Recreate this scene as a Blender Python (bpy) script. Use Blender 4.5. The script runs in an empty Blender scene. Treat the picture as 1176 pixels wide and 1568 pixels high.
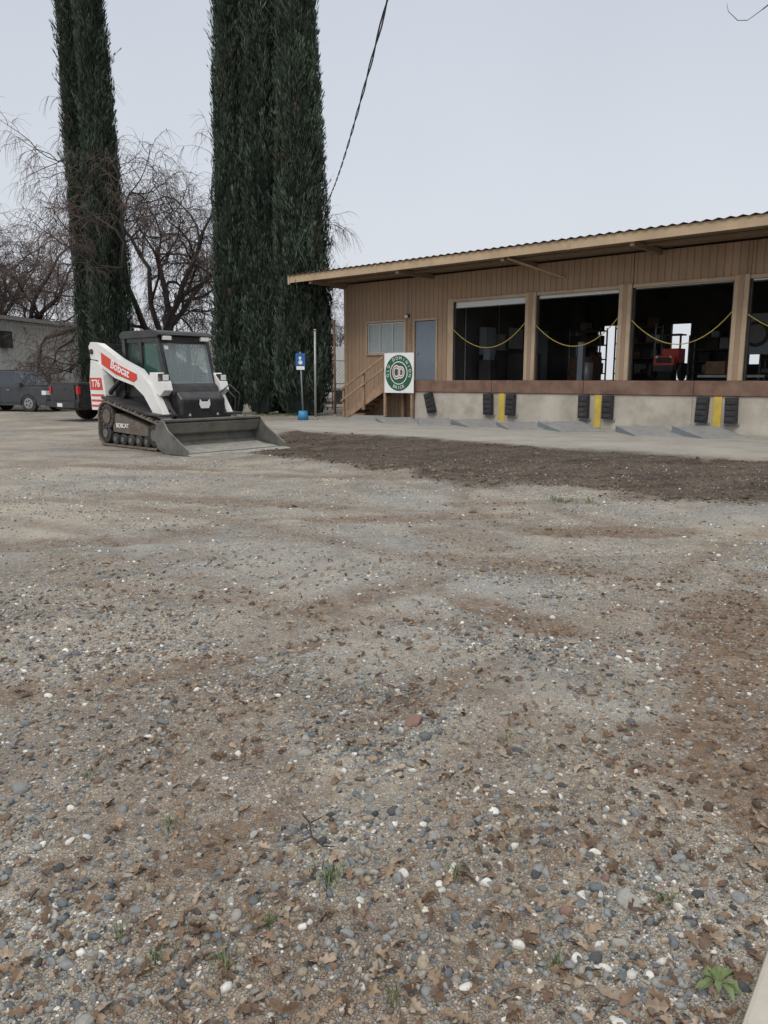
import bpy, bmesh, math, random
import numpy as np
from mathutils import Vector, Matrix, Euler
random.seed(7); rng=np.random.default_rng(11)
S=bpy.context.scene
COL=S.collection
rad=math.radians
# ------------------------------------------------------------------ materials
def newmat(name):
    m=bpy.data.materials.new(name); m.use_nodes=True
    nt=m.node_tree; b=nt.nodes['Principled BSDF']; return m,nt,b
def N(nt,t,**k):
    n=nt.nodes.new(t)
    for a,v in k.items(): setattr(n,a,v)
    return n
def mixc(nt,fac,a,b,mode='MIX'):
    n=nt.nodes.new('ShaderNodeMix'); n.data_type='RGBA'; n.blend_type=mode
    for s,v in ((n.inputs[0],fac),(n.inputs[6],a),(n.inputs[7],b)):
        if isinstance(v,bpy.types.NodeSocket): nt.links.new(v,s)
        elif isinstance(v,(int,float)): s.default_value=v
        else: s.default_value=(v[0],v[1],v[2],1)
    return n.outputs[2]
def ramp(nt,fac,stops,interp='LINEAR'):
    n=nt.nodes.new('ShaderNodeValToRGB'); cr=n.color_ramp; cr.interpolation=interp
    while len(cr.elements)<len(stops): cr.elements.new(1.0)
    for e,(p,c) in zip(cr.elements,stops):
        e.position=p; e.color=(c[0],c[1],c[2],1) if not isinstance(c,(int,float)) else (c,c,c,1)
    nt.links.new(fac,n.inputs[0]); return n.outputs[0]
def noise(nt,vec,scale,detail=4,rough=.55):
    n=nt.nodes.new('ShaderNodeTexNoise'); n.inputs['Scale'].default_value=scale
    n.inputs['Detail'].default_value=detail; n.inputs['Roughness'].default_value=rough
    nt.links.new(vec,n.inputs['Vector']); return n.outputs['Fac']
def M(name,col,rough=.6,metal=0.0,var=.18,scale=6,bump=0.0,bscale=60,dirt=None,dirtamt=.35,alpha=1,stretch=None,spec=.5):
    m,nt,b=newmat(name)
    tc=N(nt,'ShaderNodeTexCoord').outputs['Object']
    if stretch:
        mp=N(nt,'ShaderNodeMapping'); mp.inputs['Scale'].default_value=stretch
        nt.links.new(tc,mp.inputs[0]); tc=mp.outputs[0]
    f=noise(nt,tc,scale,5)
    c=ramp(nt,f,[(.3,[x*(1-var) for x in col]),(.7,[min(1,x*(1+var)) for x in col])])
    if dirt:
        f2=noise(nt,tc,scale*.45+.7,6,.65)
        k=ramp(nt,f2,[(.45,0.0),(.72,dirtamt)])
        c=mixc(nt,k,c,dirt)
    nt.links.new(c,b.inputs['Base Color'])
    b.inputs['Roughness'].default_value=rough; b.inputs['Metallic'].default_value=metal
    b.inputs['Alpha'].default_value=alpha
    b.inputs['Specular IOR Level'].default_value=spec
    if bump:
        bn=N(nt,'ShaderNodeBump'); bn.inputs['Strength'].default_value=bump; bn.inputs['Distance'].default_value=.02
        nt.links.new(noise(nt,tc,bscale,5),bn.inputs['Height']); nt.links.new(bn.outputs[0],b.inputs['Normal'])
    return m
MT={}
def mt(k,*a,**kw): MT[k]=M(k,*a,**kw)
mt('siding',(.36,.25,.165),.75,var=.12,scale=1.2,bump=.15,bscale=50,dirt=(.21,.135,.085),dirtamt=.5,stretch=(1,1,.25))
mt('trim_tan',(.47,.355,.235),.7,var=.12,scale=2,dirt=(.3,.2,.12),dirtamt=.5,bump=.1)
mt('fascia',(.48,.355,.225),.7,var=.12,scale=1.5,dirt=(.32,.22,.13),dirtamt=.55)
mt('roof_metal',(.20,.15,.12),.6,metal=.2,var=.2,scale=2,dirt=(.12,.07,.04),dirtamt=.5)
mt('soffit',(.22,.155,.10),.85,var=.15,scale=1.5)
mt('concrete',(.46,.42,.355),.9,var=.14,scale=1.6,bump=.25,bscale=25,dirt=(.27,.225,.17),dirtamt=.7)
mt('rust_beam',(.16,.09,.062),.8,var=.35,scale=2.5,bump=.3,bscale=30,dirt=(.28,.20,.145),dirtamt=.5)
mt('wood',(.32,.21,.13),.8,var=.25,scale=4,bump=.2,bscale=30)
mt('wood_dark',(.17,.10,.06),.85,var=.3,scale=4)
mt('rubber',(.022,.022,.024),.75,var=.3,scale=10,bump=.3,dirt=(.12,.10,.08),dirtamt=.35)
mt('yellow',(.60,.43,.06),.6,var=.15,scale=5,dirt=(.38,.30,.17),dirtamt=.6)
mt('steel_plate',(.33,.335,.33),.55,metal=.25,var=.2,scale=4,dirt=(.28,.24,.19),dirtamt=.6)
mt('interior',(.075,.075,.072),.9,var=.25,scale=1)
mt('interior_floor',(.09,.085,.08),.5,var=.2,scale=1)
mt('door_blue',(.20,.24,.28),.5,var=.06,scale=2)
mt('win_frame',(.52,.52,.50),.4,metal=.3,var=.05)
mt('blind',(.34,.36,.36),.6,var=.1,scale=3)
mt('glass_dark',(.03,.04,.045),.06,var=.05,spec=.8)
mt('white_paint',(.76,.75,.72),.38,var=.05,scale=3,dirt=(.45,.39,.31),dirtamt=.4)
mt('sign_white',(.8,.8,.78),.45,var=.03)
mt('sign_green',(.02,.10,.055),.5,var=.08)
mt('sign_red',(.5,.03,.025),.5,var=.08)
mt('orange',(.62,.045,.02),.4,var=.06)
mt('black_paint',(.018,.018,.02),.34,var=.2,dirt=(.14,.11,.085),dirtamt=.25)
mt('black_plastic',(.03,.03,.032),.6,var=.2,dirt=(.15,.12,.09),dirtamt=.3)
mt('bucket_steel',(.15,.15,.138),.5,metal=.4,var=.3,scale=5,dirt=(.24,.20,.15),dirtamt=.7,bump=.15,bscale=30)
mt('bucket_edge',(.42,.40,.35),.45,metal=.4,var=.25,scale=8)
mt('track_dust',(.14,.115,.09),.9,var=.35,scale=12,bump=.3)
mt('chrome',(.5,.5,.5),.25,metal=.9,var=.1)
mt('cab_glass',(.40,.48,.47),.05,var=.05,alpha=.38,spec=.9)
mt('tinted_glass',(.06,.16,.13),.05,var=.05,alpha=.55,spec=.9)
mt('lens',(.75,.75,.72),.15,var=.05)
mt('lens_red',(.40,.012,.012),.2,var=.1)
mt('car_grey',(.065,.072,.082),.28,metal=.4,var=.08,dirt=(.16,.14,.12),dirtamt=.2)
mt('car_black',(.012,.012,.014),.22,var=.1,dirt=(.1,.09,.08),dirtamt=.15)
mt('tyre',(.025,.025,.025),.85,var=.2,dirt=(.16,.13,.1),dirtamt=.4)
mt('rim',(.35,.36,.37),.35,metal=.7,var=.1)
mt('shed_white',(.74,.74,.69),.7,var=.06,scale=.8,dirt=(.48,.46,.4),dirtamt=.35,stretch=(1,1,.3))
mt('shed_roof',(.34,.33,.31),.6,metal=.2,var=.15,scale=1)
mt('pipe_grey',(.25,.28,.3),.5,metal=.4,var=.15)
mt('blue',(.02,.12,.35),.45,var=.08)
mt('blue_lt',(.04,.22,.42),.55,var=.15)
mt('fence_metal',(.36,.37,.36),.5,metal=.5,var=.15)
mt('slat',(.55,.55,.52),.7,var=.15,scale=3)
mt('trailer_white',(.76,.76,.74),.5,var=.06,scale=2,dirt=(.55,.52,.47),dirtamt=.3)
mt('wire',(.02,.02,.02),.6,var=.1)
mt('rope',(.50,.39,.10),.7,var=.15,scale=20)
mt('bark',(.040,.031,.027),.95,var=.4,scale=3,bump=.6,bscale=12)
mt('twig',(.115,.082,.072),.95,var=.35,scale=.8)
mt('teal',(.03,.25,.2),.6,var=.1)
mt('leaf_green',(.12,.155,.055),.6,var=.35,scale=25)
mt('banner',(.26,.26,.25),.7,var=.1)

# ------------------------------------------------------------------ mesh builder
class B:
    def __init__(s): s.v=[];s.f=[];s.m=[];s.sm=[];s.mats=[]
    def mi(s,m):
        if m not in s.mats: s.mats.append(m)
        return s.mats.index(m)
    def add(s,vs,fs,m,smooth=False):
        o=len(s.v); s.v+= [tuple(v) for v in vs]; i=s.mi(m)
        for f in fs: s.f.append([o+a for a in f]); s.m.append(i); s.sm.append(smooth)
    def box(s,x0,x1,y0,y1,z0,z1,m,rot=None,piv=None):
        vs=[Vector((x,y,z)) for x in (x0,x1) for y in (y0,y1) for z in (z0,z1)]
        if rot is not None:
            c=Vector(piv) if piv else Vector(((x0+x1)/2,(y0+y1)/2,(z0+z1)/2)); R=Euler(rot).to_matrix()
            vs=[R@(v-c)+c for v in vs]
        s.add(vs,[(0,1,3,2),(4,6,7,5),(0,4,5,1),(2,3,7,6),(0,2,6,4),(1,5,7,3)],m)
    def hexa(s,p,m):
        s.add(p,[(3,2,1,0),(4,5,6,7),(0,1,5,4),(1,2,6,5),(2,3,7,6),(3,0,4,7)],m)
    def prism(s,prof,y0,y1,m,smooth=False):
        n=len(prof); vs=[(x,y0,z) for x,z in prof]+[(x,y1,z) for x,z in prof]
        s.add(vs,[list(range(n))[::-1],list(range(n,2*n))],m)
        s.add(vs,[(i,(i+1)%n,n+(i+1)%n,n+i) for i in range(n)],m,smooth)
    def cyl(s,p1,p2,r,m,n=16,r2=None,caps=True):
        p1=Vector(p1);p2=Vector(p2);d=(p2-p1).normalized()
        a=d.orthogonal().normalized();b=d.cross(a); r2=r if r2 is None else r2
        vs=[p1+(a*math.cos(2*math.pi*i/n)+b*math.sin(2*math.pi*i/n))*r for i in range(n)]
        vs+=[p2+(a*math.cos(2*math.pi*i/n)+b*math.sin(2*math.pi*i/n))*r2 for i in range(n)]
        s.add(vs,[(i,(i+1)%n,n+(i+1)%n,n+i) for i in range(n)],m,True)
        if caps: s.add(vs,[list(range(n))[::-1],list(range(n,2*n))],m)
    def tube(s,pts,r,m,n=6):
        pts=[Vector(p) for p in pts]; rs=r if isinstance(r,(list,tuple)) else [r]*len(pts)
        vs=[];fs=[];a=None
        for i,p in enumerate(pts):
            d=(pts[min(i+1,len(pts)-1)]-pts[max(i-1,0)]).normalized()
            if a is None: a=d.orthogonal().normalized()
            else: a=(a-d*a.dot(d)).normalized()
            b=d.cross(a)
            for k in range(n):
                t=2*math.pi*k/n; vs.append(p+(a*math.cos(t)+b*math.sin(t))*rs[i])
        for i in range(len(pts)-1):
            for k in range(n):
                fs.append((i*n+k,i*n+(k+1)%n,(i+1)*n+(k+1)%n,(i+1)*n+k))
        s.add(vs,fs,m,True)
    def ribs(s,x0,x1,z0,z1,y,m,pitch=.2,g=.035,d=.018):
        xs=[(x0,y)]; k=math.floor(x0/pitch)-1
        while k*pitch<x1:
            a=k*pitch
            for xx,yy in ((a,y),(a+.008,y+d),(a+g,y+d),(a+g+.008,y)):
                if x0<xx<x1: xs.append((xx,yy))
            k+=1
        xs.append((x1,y)); n=len(xs)
        vs=[(a,b,z0) for a,b in xs]+[(a,b,z1) for a,b in xs]
        s.add(vs,[(i,i+1,n+i+1,n+i) for i in range(n-1)],m)
    def quad(s,a,b,c,d,m): s.add([a,b,c,d],[(0,1,2,3)],m)
    def sub(s,P,u0,u1,v0,v1,off,m):
        P=[Vector(p) for p in P]
        def at(u,v): return (P[0]*(1-u)+P[1]*u)*(1-v)+(P[3]*(1-u)+P[2]*u)*v
        nrm=(P[1]-P[0]).cross(P[3]-P[0]).normalized()*off
        s.add([at(u0,v0)+nrm,at(u1,v0)+nrm,at(u1,v1)+nrm,at(u0,v1)+nrm],[(0,1,2,3)],m)
    def build(s,name,parent=None,bevel=0,recalc=True,seg=1):
        me=bpy.data.meshes.new(name); me.from_pydata(s.v,[],s.f)
        for m in s.mats: me.materials.append(MT[m])
        me.polygons.foreach_set('material_index',s.m); me.polygons.foreach_set('use_smooth',s.sm)
        if recalc:
            bm=bmesh.new(); bm.from_mesh(me); bmesh.ops.remove_doubles(bm,verts=bm.verts,dist=1e-5)
            bmesh.ops.recalc_face_normals(bm,faces=bm.faces); bm.to_mesh(me); bm.free()
        me.update()
        o=bpy.data.objects.new(name,me); COL.objects.link(o)
        if parent: o.parent=parent
        if bevel:
            mo=o.modifiers.new('bevel','BEVEL'); mo.width=bevel; mo.segments=seg; mo.limit_method='ANGLE'; mo.angle_limit=rad(40)
        return o
def empty(name,loc=(0,0,0),rz=0,sc=1):
    e=bpy.data.objects.new(name,None); COL.objects.link(e); e.location=loc; e.rotation_euler=(0,0,rz); e.scale=(sc,sc,sc); e.empty_display_size=.3
    return e
def text(name,body,size,mat,parent,matrix,ext=.003,bold=0):
    c=bpy.data.curves.new(name,'FONT'); c.body=body; c.size=size; c.extrude=ext; c.align_x='CENTER'; c.align_y='CENTER'; c.offset=bold
    o=bpy.data.objects.new(name,c); COL.objects.link(o); bpy.context.view_layer.update()
    me=bpy.data.meshes.new_from_object(o.evaluated_get(bpy.context.evaluated_depsgraph_get()))
    bpy.data.objects.remove(o); me.materials.clear(); me.materials.append(MT[mat])
    o=bpy.data.objects.new(name,me); COL.objects.link(o); o.parent=parent; o.matrix_local=matrix
    return o
def npmesh(name,V,F,mat,colors=None,smooth=True):
    me=bpy.data.meshes.new(name); k=F.shape[1]
    me.vertices.add(len(V)); me.vertices.foreach_set('co',V.astype(np.float32).ravel())
    me.loops.add(F.size); me.loops.foreach_set('vertex_index',F.astype(np.int32).ravel())
    me.polygons.add(len(F)); me.polygons.foreach_set('loop_start',np.arange(0,F.size,k,dtype=np.int32))
    me.polygons.foreach_set('loop_total',np.full(len(F),k,dtype=np.int32))
    me.polygons.foreach_set('use_smooth',np.full(len(F),smooth))
    me.update(calc_edges=True)
    if colors is not None:
        a=me.color_attributes.new('Col','FLOAT_COLOR','POINT')
        c=np.ones((len(V),4),dtype=np.float32); c[:,:3]=colors; a.data.foreach_set('color',c.ravel())
    me.materials.append(mat)
    o=bpy.data.objects.new(name,me); COL.objects.link(o); return o
def attrmat(name,rough=.8,bump=0,bs=60,var=.25,vs=40,spec=.3):
    m,nt,b=newmat(name); a=N(nt,'ShaderNodeVertexColor'); a.layer_name='Col'
    tc=N(nt,'ShaderNodeTexCoord').outputs['Object']
    f=noise(nt,tc,vs,4); k=ramp(nt,f,[(.3,1-var),(.7,1.0)])
    c=mixc(nt,1.0,a.outputs[0],k,'MULTIPLY'); nt.links.new(c,b.inputs['Base Color'])
    b.inputs['Roughness'].default_value=rough; b.inputs['Specular IOR Level'].default_value=spec
    if bump:
        bn=N(nt,'ShaderNodeBump'); bn.inputs['Strength'].default_value=bump; bn.inputs['Distance'].default_value=.004
        nt.links.new(noise(nt,tc,bs,4),bn.inputs['Height']); nt.links.new(bn.outputs[0],b.inputs['Normal'])
    return m
# ------------------------------------------------------------------ value noise
def vn(x,y,seed=0):
    xi=np.floor(x);yi=np.floor(y);fx=x-xi;fy=y-yi
    fx=fx*fx*(3-2*fx);fy=fy*fy*(3-2*fy)
    def h(a,b):
        v=np.sin(a*127.1+b*311.7+seed*74.7)*43758.5453
        return v-np.floor(v)
    return (h(xi,yi)*(1-fx)+h(xi+1,yi)*fx)*(1-fy)+(h(xi,yi+1)*(1-fx)+h(xi+1,yi+1)*fx)*fy
def fbm(x,y,seed=0,o=4):
    r=0;a=.5;t=0
    for i in range(o):
        r=r+a*vn(x*2**i,y*2**i,seed+i*3);t+=a;a*=.5
    return r/t
def sst(a,b,x):
    t=np.clip((x-a)/(b-a),0,1); return t*t*(3-2*t)
A0=np.array([1.08,26.9]); DX,DY=.752,-.659; NX,NY=-.659,-.752
def se(x,y):
    rx=x-A0[0];ry=y-A0[1]; return rx*DX+ry*DY, rx*NX+ry*NY
def m_dirt(x,y):
    s,e=se(x,y); w=(fbm(x*.9,y*.9,5)-.5)*1.6+(fbm(x*4,y*4,8)-.5)*.5
    return sst(6.0,6.6,e+w*.6)*(1-sst(11.7,12.4,e+w))*sst(-.3,.4,s-(1.0+(e-7)*.95)+w*.5)
def m_conc(x,y):
    s,e=se(x,y); w=(fbm(x*.7,y*.7,15)-.5)*2.0
    return (1-sst(5.2,6.4,e+w*.7))*sst(-3.5,-1.8,s+w)*sst(-.6,-.3,e)
def blob(x,y,cx,cy,a,b,ang,seed):
    c,s=math.cos(ang),math.sin(ang); u=((x-cx)*c+(y-cy)*s)/a; v=(-(x-cx)*s+(y-cy)*c)/b
    r=np.sqrt(u*u+v*v)+(fbm(x*3,y*3,seed)-.5)*1.1
    return 1-sst(.6,1.15,r)
TRK=((14,-4,15.2),(14,-4,16.7),(-12,-6,15.6),(-12,-6,17.2),(6,24,19.0),(6,24,20.4),(-9,2,12.6),(-9,2,14.0),(10,9,9.0),(10,9,10.4))
def m_brown(x,y):
    k=1.0*blob(x,y,1.85,3.7,2.0,.46,1.16,21)
    k=np.maximum(k,.85*blob(x,y,-.50,2.2,.42,.17,.9,23))
    k=np.maximum(k,.95*blob(x,y,2.1,7.2,1.1,.35,-.1,25))
    k=np.maximum(k,.9*blob(x,y,.75,4.6,.9,.18,-.9,26))
    k=np.maximum(k,.7*blob(x,y,-2.0,9.0,2.6,.30,-.3,27))
    k=np.maximum(k,.8*blob(x,y,.1,7.9,1.6,.22,.1,31))
    k=np.maximum(k,.8*blob(x,y,-1.2,3.6,1.1,.16,.5,32))
    k=np.maximum(k,.8*blob(x,y,-.2,4.9,1.3,.18,.75,34))
    k=np.maximum(k,.75*blob(x,y,.05,3.2,.8,.12,.8,36))
    k=np.maximum(k,.7*blob(x,y,1.0,5.9,1.2,.2,-.4,37))
    k=np.maximum(k,.8*blob(x,y,-4.2,12.6,2.2,.3,-.3,38))
    k=np.maximum(k,.7*blob(x,y,-.9,11.2,1.8,.25,-.2,39))
    k=np.maximum(k,.7*blob(x,y,-3.0,6.6,1.4,.25,.3,43))
    n=sst(.60,.72,fbm(x*.75+y*.35,y*.6-x*.2,33,5)); k=np.maximum(k,.5*n)
    nr=(1-sst(2.2,3.4,y))*sst(.42,.62,fbm(x*2.2,y*2.2,47)); k=np.maximum(k,.55*nr)
    for (cx,cy,r) in TRK:
        d=np.hypot(x-cx,y-cy)-r; k=np.maximum(k,.55*np.exp(-(d/.16)**2)*sst(.40,.6,fbm(x*.6,y*.6,int(r*3))))
    return k*(1-m_dirt(x,y))
def hgt(x,y):
    near=1-sst(12,22,np.hypot(x,y))
    h=(fbm(x*.9,y*.9,41)-.5)*.035*near+(fbm(x*5,y*5,44)-.5)*.022*near
    s,e=se(x,y); d=m_dirt(x,y)
    h=h+d*(.03*np.sin(e*5.2+fbm(x,y,50)*4)+(fbm(x*3,y*3,52)-.5)*.10)
    h=h+.06*np.exp(-((e-12.0)/.35)**2)*sst(3,6,s)*fbm(x*2,y*2,55)*near*2
    h=h-.02*m_brown(x,y)*near
    return h*(1-m_conc(x,y))
# ------------------------------------------------------------------ ground
def axis(fine0,fine1,st,lo,hi,g):
    a=list(np.arange(fine0,fine1,st)); s=st;v=a[-1]
    while v<hi: s*=g; v+=s; a.append(v)
    s=st;v=a[0];pre=[]
    while v>lo: s*=g; v-=s; pre.append(v)
    return np.array(pre[::-1]+a)
gx=axis(-2.5,3.0,.035,-600,600,1.025); gy=axis(1.0,5,.03,-600,900,1.014)
X,Y=np.meshgrid(gx,gy); Z=hgt(X,Y)
V=np.stack([X,Y,Z],-1).reshape(-1,3); nx=len(gx);ny=len(gy)
i=np.arange(ny-1)[:,None]*nx+np.arange(nx-1)[None,:]
F=np.stack([i,i+1,i+nx+1,i+nx],-1).reshape(-1,4)
md=m_dirt(X,Y).ravel();mc=m_conc(X,Y).ravel();mb=m_brown(X,Y).ravel()
gm,nt,b=newmat('gravel_ground')
L=nt.links
tc=N(nt,'ShaderNodeTexCoord').outputs['Object']
att=N(nt,'ShaderNodeVertexColor'); att.layer_name='Col'
sep=N(nt,'ShaderNodeSeparateColor'); L.new(att.outputs[0],sep.inputs[0])
aD,aC,aB=sep.outputs
def vor(scale,feat='F1'):
    v=N(nt,'ShaderNodeTexVoronoi'); v.voronoi_dimensions='2D'; v.feature=feat; v.inputs['Scale'].default_value=scale; L.new(tc,v.inputs['Vector']); return v
v1=vor(42);v2=vor(95)
def chan(o):
    q=N(nt,'ShaderNodeSeparateColor'); L.new(o,q.inputs[0]); return q.outputs
PAL=[(0,(.33,.335,.32)),(.24,(.22,.235,.24)),(.40,(.46,.395,.30)),(.54,(.40,.385,.35)),(.74,(.28,.20,.145)),(.80,(.11,.11,.11)),(.86,(.82,.79,.73)),(.92,(.53,.49,.41))]
c1=ramp(nt,chan(v1.outputs['Color'])[0],PAL,'CONSTANT'); c2=ramp(nt,chan(v2.outputs['Color'])[1],PAL,'CONSTANT')
soil=ramp(nt,noise(nt,tc,9,6,.7),[(.3,(.24,.195,.145)),(.7,(.46,.395,.305))])
st2=ramp(nt,v2.outputs['Distance'],[(.35,1.0),(.55,0.0)])
cov=ramp(nt,noise(nt,tc,2.2,5),[(.35,.55),(.6,1.0)])
k2=mixc(nt,1.0,st2,cov,'MULTIPLY')
c=mixc(nt,k2,soil,c2)
st1=ramp(nt,v1.outputs['Distance'],[(.3,1.0),(.42,0.0)])
pick=ramp(nt,chan(v1.outputs['Color'])[2],[(.45,0.0),(.5,1.0)])
k1=mixc(nt,1.0,mixc(nt,1.0,st1,pick,'MULTIPLY'),cov,'MULTIPLY')
c=mixc(nt,k1,c,c1)
big=noise(nt,tc,.32,6,.6)
c=mixc(nt,ramp(nt,big,[(.46,0.0),(.66,.6)]),c,(.56,.485,.375))
gry=noise(nt,tc,.45,6,.65)
gm1=N(nt,'ShaderNodeMapping'); gm1.inputs['Location'].default_value=(13,7,0); L.new(tc,gm1.inputs[0]); gry=noise(nt,gm1.outputs[0],.42,6,.65)
c=mixc(nt,ramp(nt,gry,[(.48,0.0),(.62,.55)]),c,mixc(nt,k1,(.34,.345,.33),c1))
mpd=N(nt,'ShaderNodeMapping'); mpd.inputs['Rotation'].default_value=(0,0,.7); mpd.inputs['Scale'].default_value=(.35,1.6,1); L.new(tc,mpd.inputs[0])
st=noise(nt,mpd.outputs[0],1.0,6,.65)
c=mixc(nt,1.0,c,ramp(nt,st,[(.3,.66),(.5,.94),(.7,1.0)]),'MULTIPLY')
c=mixc(nt,1.0,c,ramp(nt,noise(nt,tc,1.7,6,.7),[(.32,.72),(.52,1.0)]),'MULTIPLY')
brn=ramp(nt,noise(nt,tc,14,6,.7),[(.3,(.095,.060,.038)),(.7,(.27,.185,.12))])
kb=mixc(nt,1.0,aB,ramp(nt,noise(nt,tc,6,6,.65),[(.32,.45),(.58,1.0)]),'MULTIPLY')
c=mixc(nt,kb,c,mixc(nt,mixc(nt,1.0,k1,(.6,.6,.6),'MULTIPLY'),brn,c1))
drt=ramp(nt,noise(nt,tc,7,7,.75),[(.3,(.060,.045,.034)),(.7,(.175,.135,.10))])
drt=mixc(nt,mixc(nt,1.0,k1,(.35,.35,.35),'MULTIPLY'),drt,c1)
mpe=N(nt,'ShaderNodeMapping'); mpe.inputs['Rotation'].default_value=(0,0,.72); mpe.inputs['Scale'].default_value=(.12,2.4,1); L.new(tc,mpe.inputs[0])
drt=mixc(nt,1.0,drt,ramp(nt,noise(nt,mpe.outputs[0],1.0,5,.6),[(.35,.55),(.6,1.0)]),'MULTIPLY')
c=mixc(nt,aD,c,drt)
cc=ramp(nt,noise(nt,tc,1.1,7,.65),[(.3,(.35,.32,.275)),(.7,(.50,.47,.42))])
kc=mixc(nt,1.0,aC,ramp(nt,noise(nt,tc,2.5,5),[(.3,.6),(.5,.95)]),'MULTIPLY')
c=mixc(nt,kc,c,cc)
L.new(c,b.inputs['Base Color']); b.inputs['Roughness'].default_value=.95; b.inputs['Specular IOR Level'].default_value=.2
hh=N(nt,'ShaderNodeMath',operation='MULTIPLY_ADD'); L.new(k1,hh.inputs[0]); hh.inputs[1].default_value=.7; L.new(k2,hh.inputs[2])
h2=N(nt,'ShaderNodeMath',operation='ADD'); L.new(hh.outputs[0],h2.inputs[0]); L.new(noise(nt,tc,30,5),h2.inputs[1])
bn=N(nt,'ShaderNodeBump'); bn.inputs['Strength'].default_value=.9; bn.inputs['Distance'].default_value=.007
L.new(h2.outputs[0],bn.inputs['Height']); L.new(bn.outputs[0],b.inputs['Normal'])
npmesh('ground',V,F,gm,np.stack([md,mc,mb],-1))
# ------------------------------------------------------------------ gravel stones
def ico(sub):
    bm=bmesh.new(); bmesh.ops.create_icosphere(bm,subdivisions=sub,radius=1)
    v=np.array([p.co[:] for p in bm.verts]); f=np.array([[q.index for q in p.verts] for p in bm.faces]); bm.free(); return v,f
def protos(sub,n):
    v,f=ico(sub); out=[]
    for k in range(n):
        w=v.copy()
        for j in range(6):
            d=rng.normal(size=3); d/=np.linalg.norm(d); h=rng.uniform(.5,.85)
            t=w@d; ex=np.clip(t-h,0,None); w=w-ex[:,None]*d*.9
        w=w*np.array([1,rng.uniform(.55,.95),rng.uniform(.4,.7)]); out.append(w)
    return out,f
def rotm(n,tilt):
    a=rng.uniform(0,2*np.pi,n); tx=rng.normal(0,tilt,n); ty=rng.normal(0,tilt,n)
    ca,sa=np.cos(a),np.sin(a); z=np.zeros(n);o=np.ones(n)
    Rz=np.stack([ca,-sa,z,sa,ca,z,z,z,o],-1).reshape(n,3,3)
    Rx=np.stack([o,z,z,z,np.cos(tx),-np.sin(tx),z,np.sin(tx),np.cos(tx)],-1).reshape(n,3,3)
    Ry=np.stack([np.cos(ty),z,np.sin(ty),z,o,z,-np.sin(ty),z,np.cos(ty)],-1).reshape(n,3,3)
    return Rx@Ry@Rz
PC=np.array([(.27,.275,.265),(.155,.17,.18),(.37,.31,.23),(.70,.67,.61),(.22,.155,.105),(.080,.082,.084),(.25,.155,.125),(.34,.325,.29)])
PW=np.array([.28,.15,.15,.07,.11,.07,.02,.15])
def onkerb(x,y): return ((x-.822)*.797-(y-1.5)*.603)>-.02
def scatter(n,sizes,dmin,dmax,power,gain=1.0):
    u=rng.uniform(0,1,n); q=2-power; r=(dmin**q+u*(dmax**q-dmin**q))**(1/q)
    ang=rng.uniform(-.62,.62,n); x=r*np.sin(ang);y=r*np.cos(ang)
    keep=rng.uniform(0,1,n)>.80*m_brown(x,y)+.5*m_dirt(x,y)
    keep&=rng.uniform(0,1,n)<(.20+1.3*sst(.38,.62,fbm(x*1.6,y*1.6,61)))
    keep&=~onkerb(x,y)
    x=x[keep];y=y[keep];n=len(x)
    s=sizes[0]*np.exp(rng.normal(0,sizes[1],n)); s=np.clip(s,sizes[0]*.45,sizes[0]*2.6)
    col=PC[rng.choice(len(PC),n,p=PW/PW.sum())]*rng.uniform(.75,1.15,(n,1))*gain
    return x,y,s,col
def stones(x,y,s,col,sub,bury=.3):
    pr,f=protos(sub,12); n=len(x); idx=rng.integers(0,12,n); R=rotm(n,.3); nv=len(pr[0])
    P=np.array(pr)[idx]
    W=np.einsum('nij,nvj->nvi',R,P)*s[:,None,None]
    W[:,:,0]+=x[:,None];W[:,:,1]+=y[:,None];W[:,:,2]+=(hgt(x,y)+s*(.5-bury)*.6)[:,None]
    Fa=(f[None]+ (np.arange(n)*nv)[:,None,None]).reshape(-1,3)
    C=np.repeat(col,nv,0)
    return W.reshape(-1,3),Fa,C
parts=[]
a=scatter(17000,(.0088,.42),1.25,4.2,.7); parts.append(stones(*a,2))
a=scatter(1900,(.0165,.3),1.25,6,.7); parts.append(stones(*a,2,.35))
a=scatter(50000,(.0045,.38),1.25,5.5,.9); parts.append(stones(*a,1))
a=scatter(30000,(.0105,.38),4.0,14,1.0,1.2); parts.append(stones(*a,1))
big=np.array([(.13,3.03,.048,6),(.61,1.95,.024,1),(.04,2.02,.026,0),(.69,1.90,.042,7),(-.10,1.80,.022,0),(-.42,2.13,.015,2),(-.95,3.05,.03,1),(.30,2.0,.018,3),(.33,2.5,.018,3),(-.15,2.62,.018,3),(.95,2.45,.022,5),(.47,1.62,.02,2),(.55,1.66,.018,3),(1.0,2.9,.03,7),(-.4,4.1,.035,0),(.5,1.75,.02,5),(.9,2.1,.03,0),(.35,1.75,.02,3),(.1,1.7,.022,2),(.2,1.62,.02,3),(.75,1.75,.025,1),(-1.0,2.2,.02,3),(-.9,1.9,.022,1)])
parts.append(stones(big[:,0],big[:,1],big[:,2],PC[big[:,3].astype(int)],3,.25))
n=12000; s_=rng.uniform(2,20,n); e_=np.where(rng.uniform(0,1,n)<.5,rng.normal(12.0,.35,n),rng.uniform(6.4,12,n))
x=A0[0]+s_*DX+e_*NX; y=A0[1]+s_*DY+e_*NY; k=m_dirt(x,y)>.2; x=x[k];y=y[k]
parts.append(stones(x,y,.015*np.exp(rng.normal(0,.55,len(x))),np.array([.13,.10,.073])*rng.uniform(.5,1.8,(len(x),1)),1))
n=3500; x=rng.uniform(.8,3.0,n); y=rng.uniform(1.8,6,n); k=(m_brown(x,y)>.4)&~onkerb(x,y); x=x[k];y=y[k]
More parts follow.
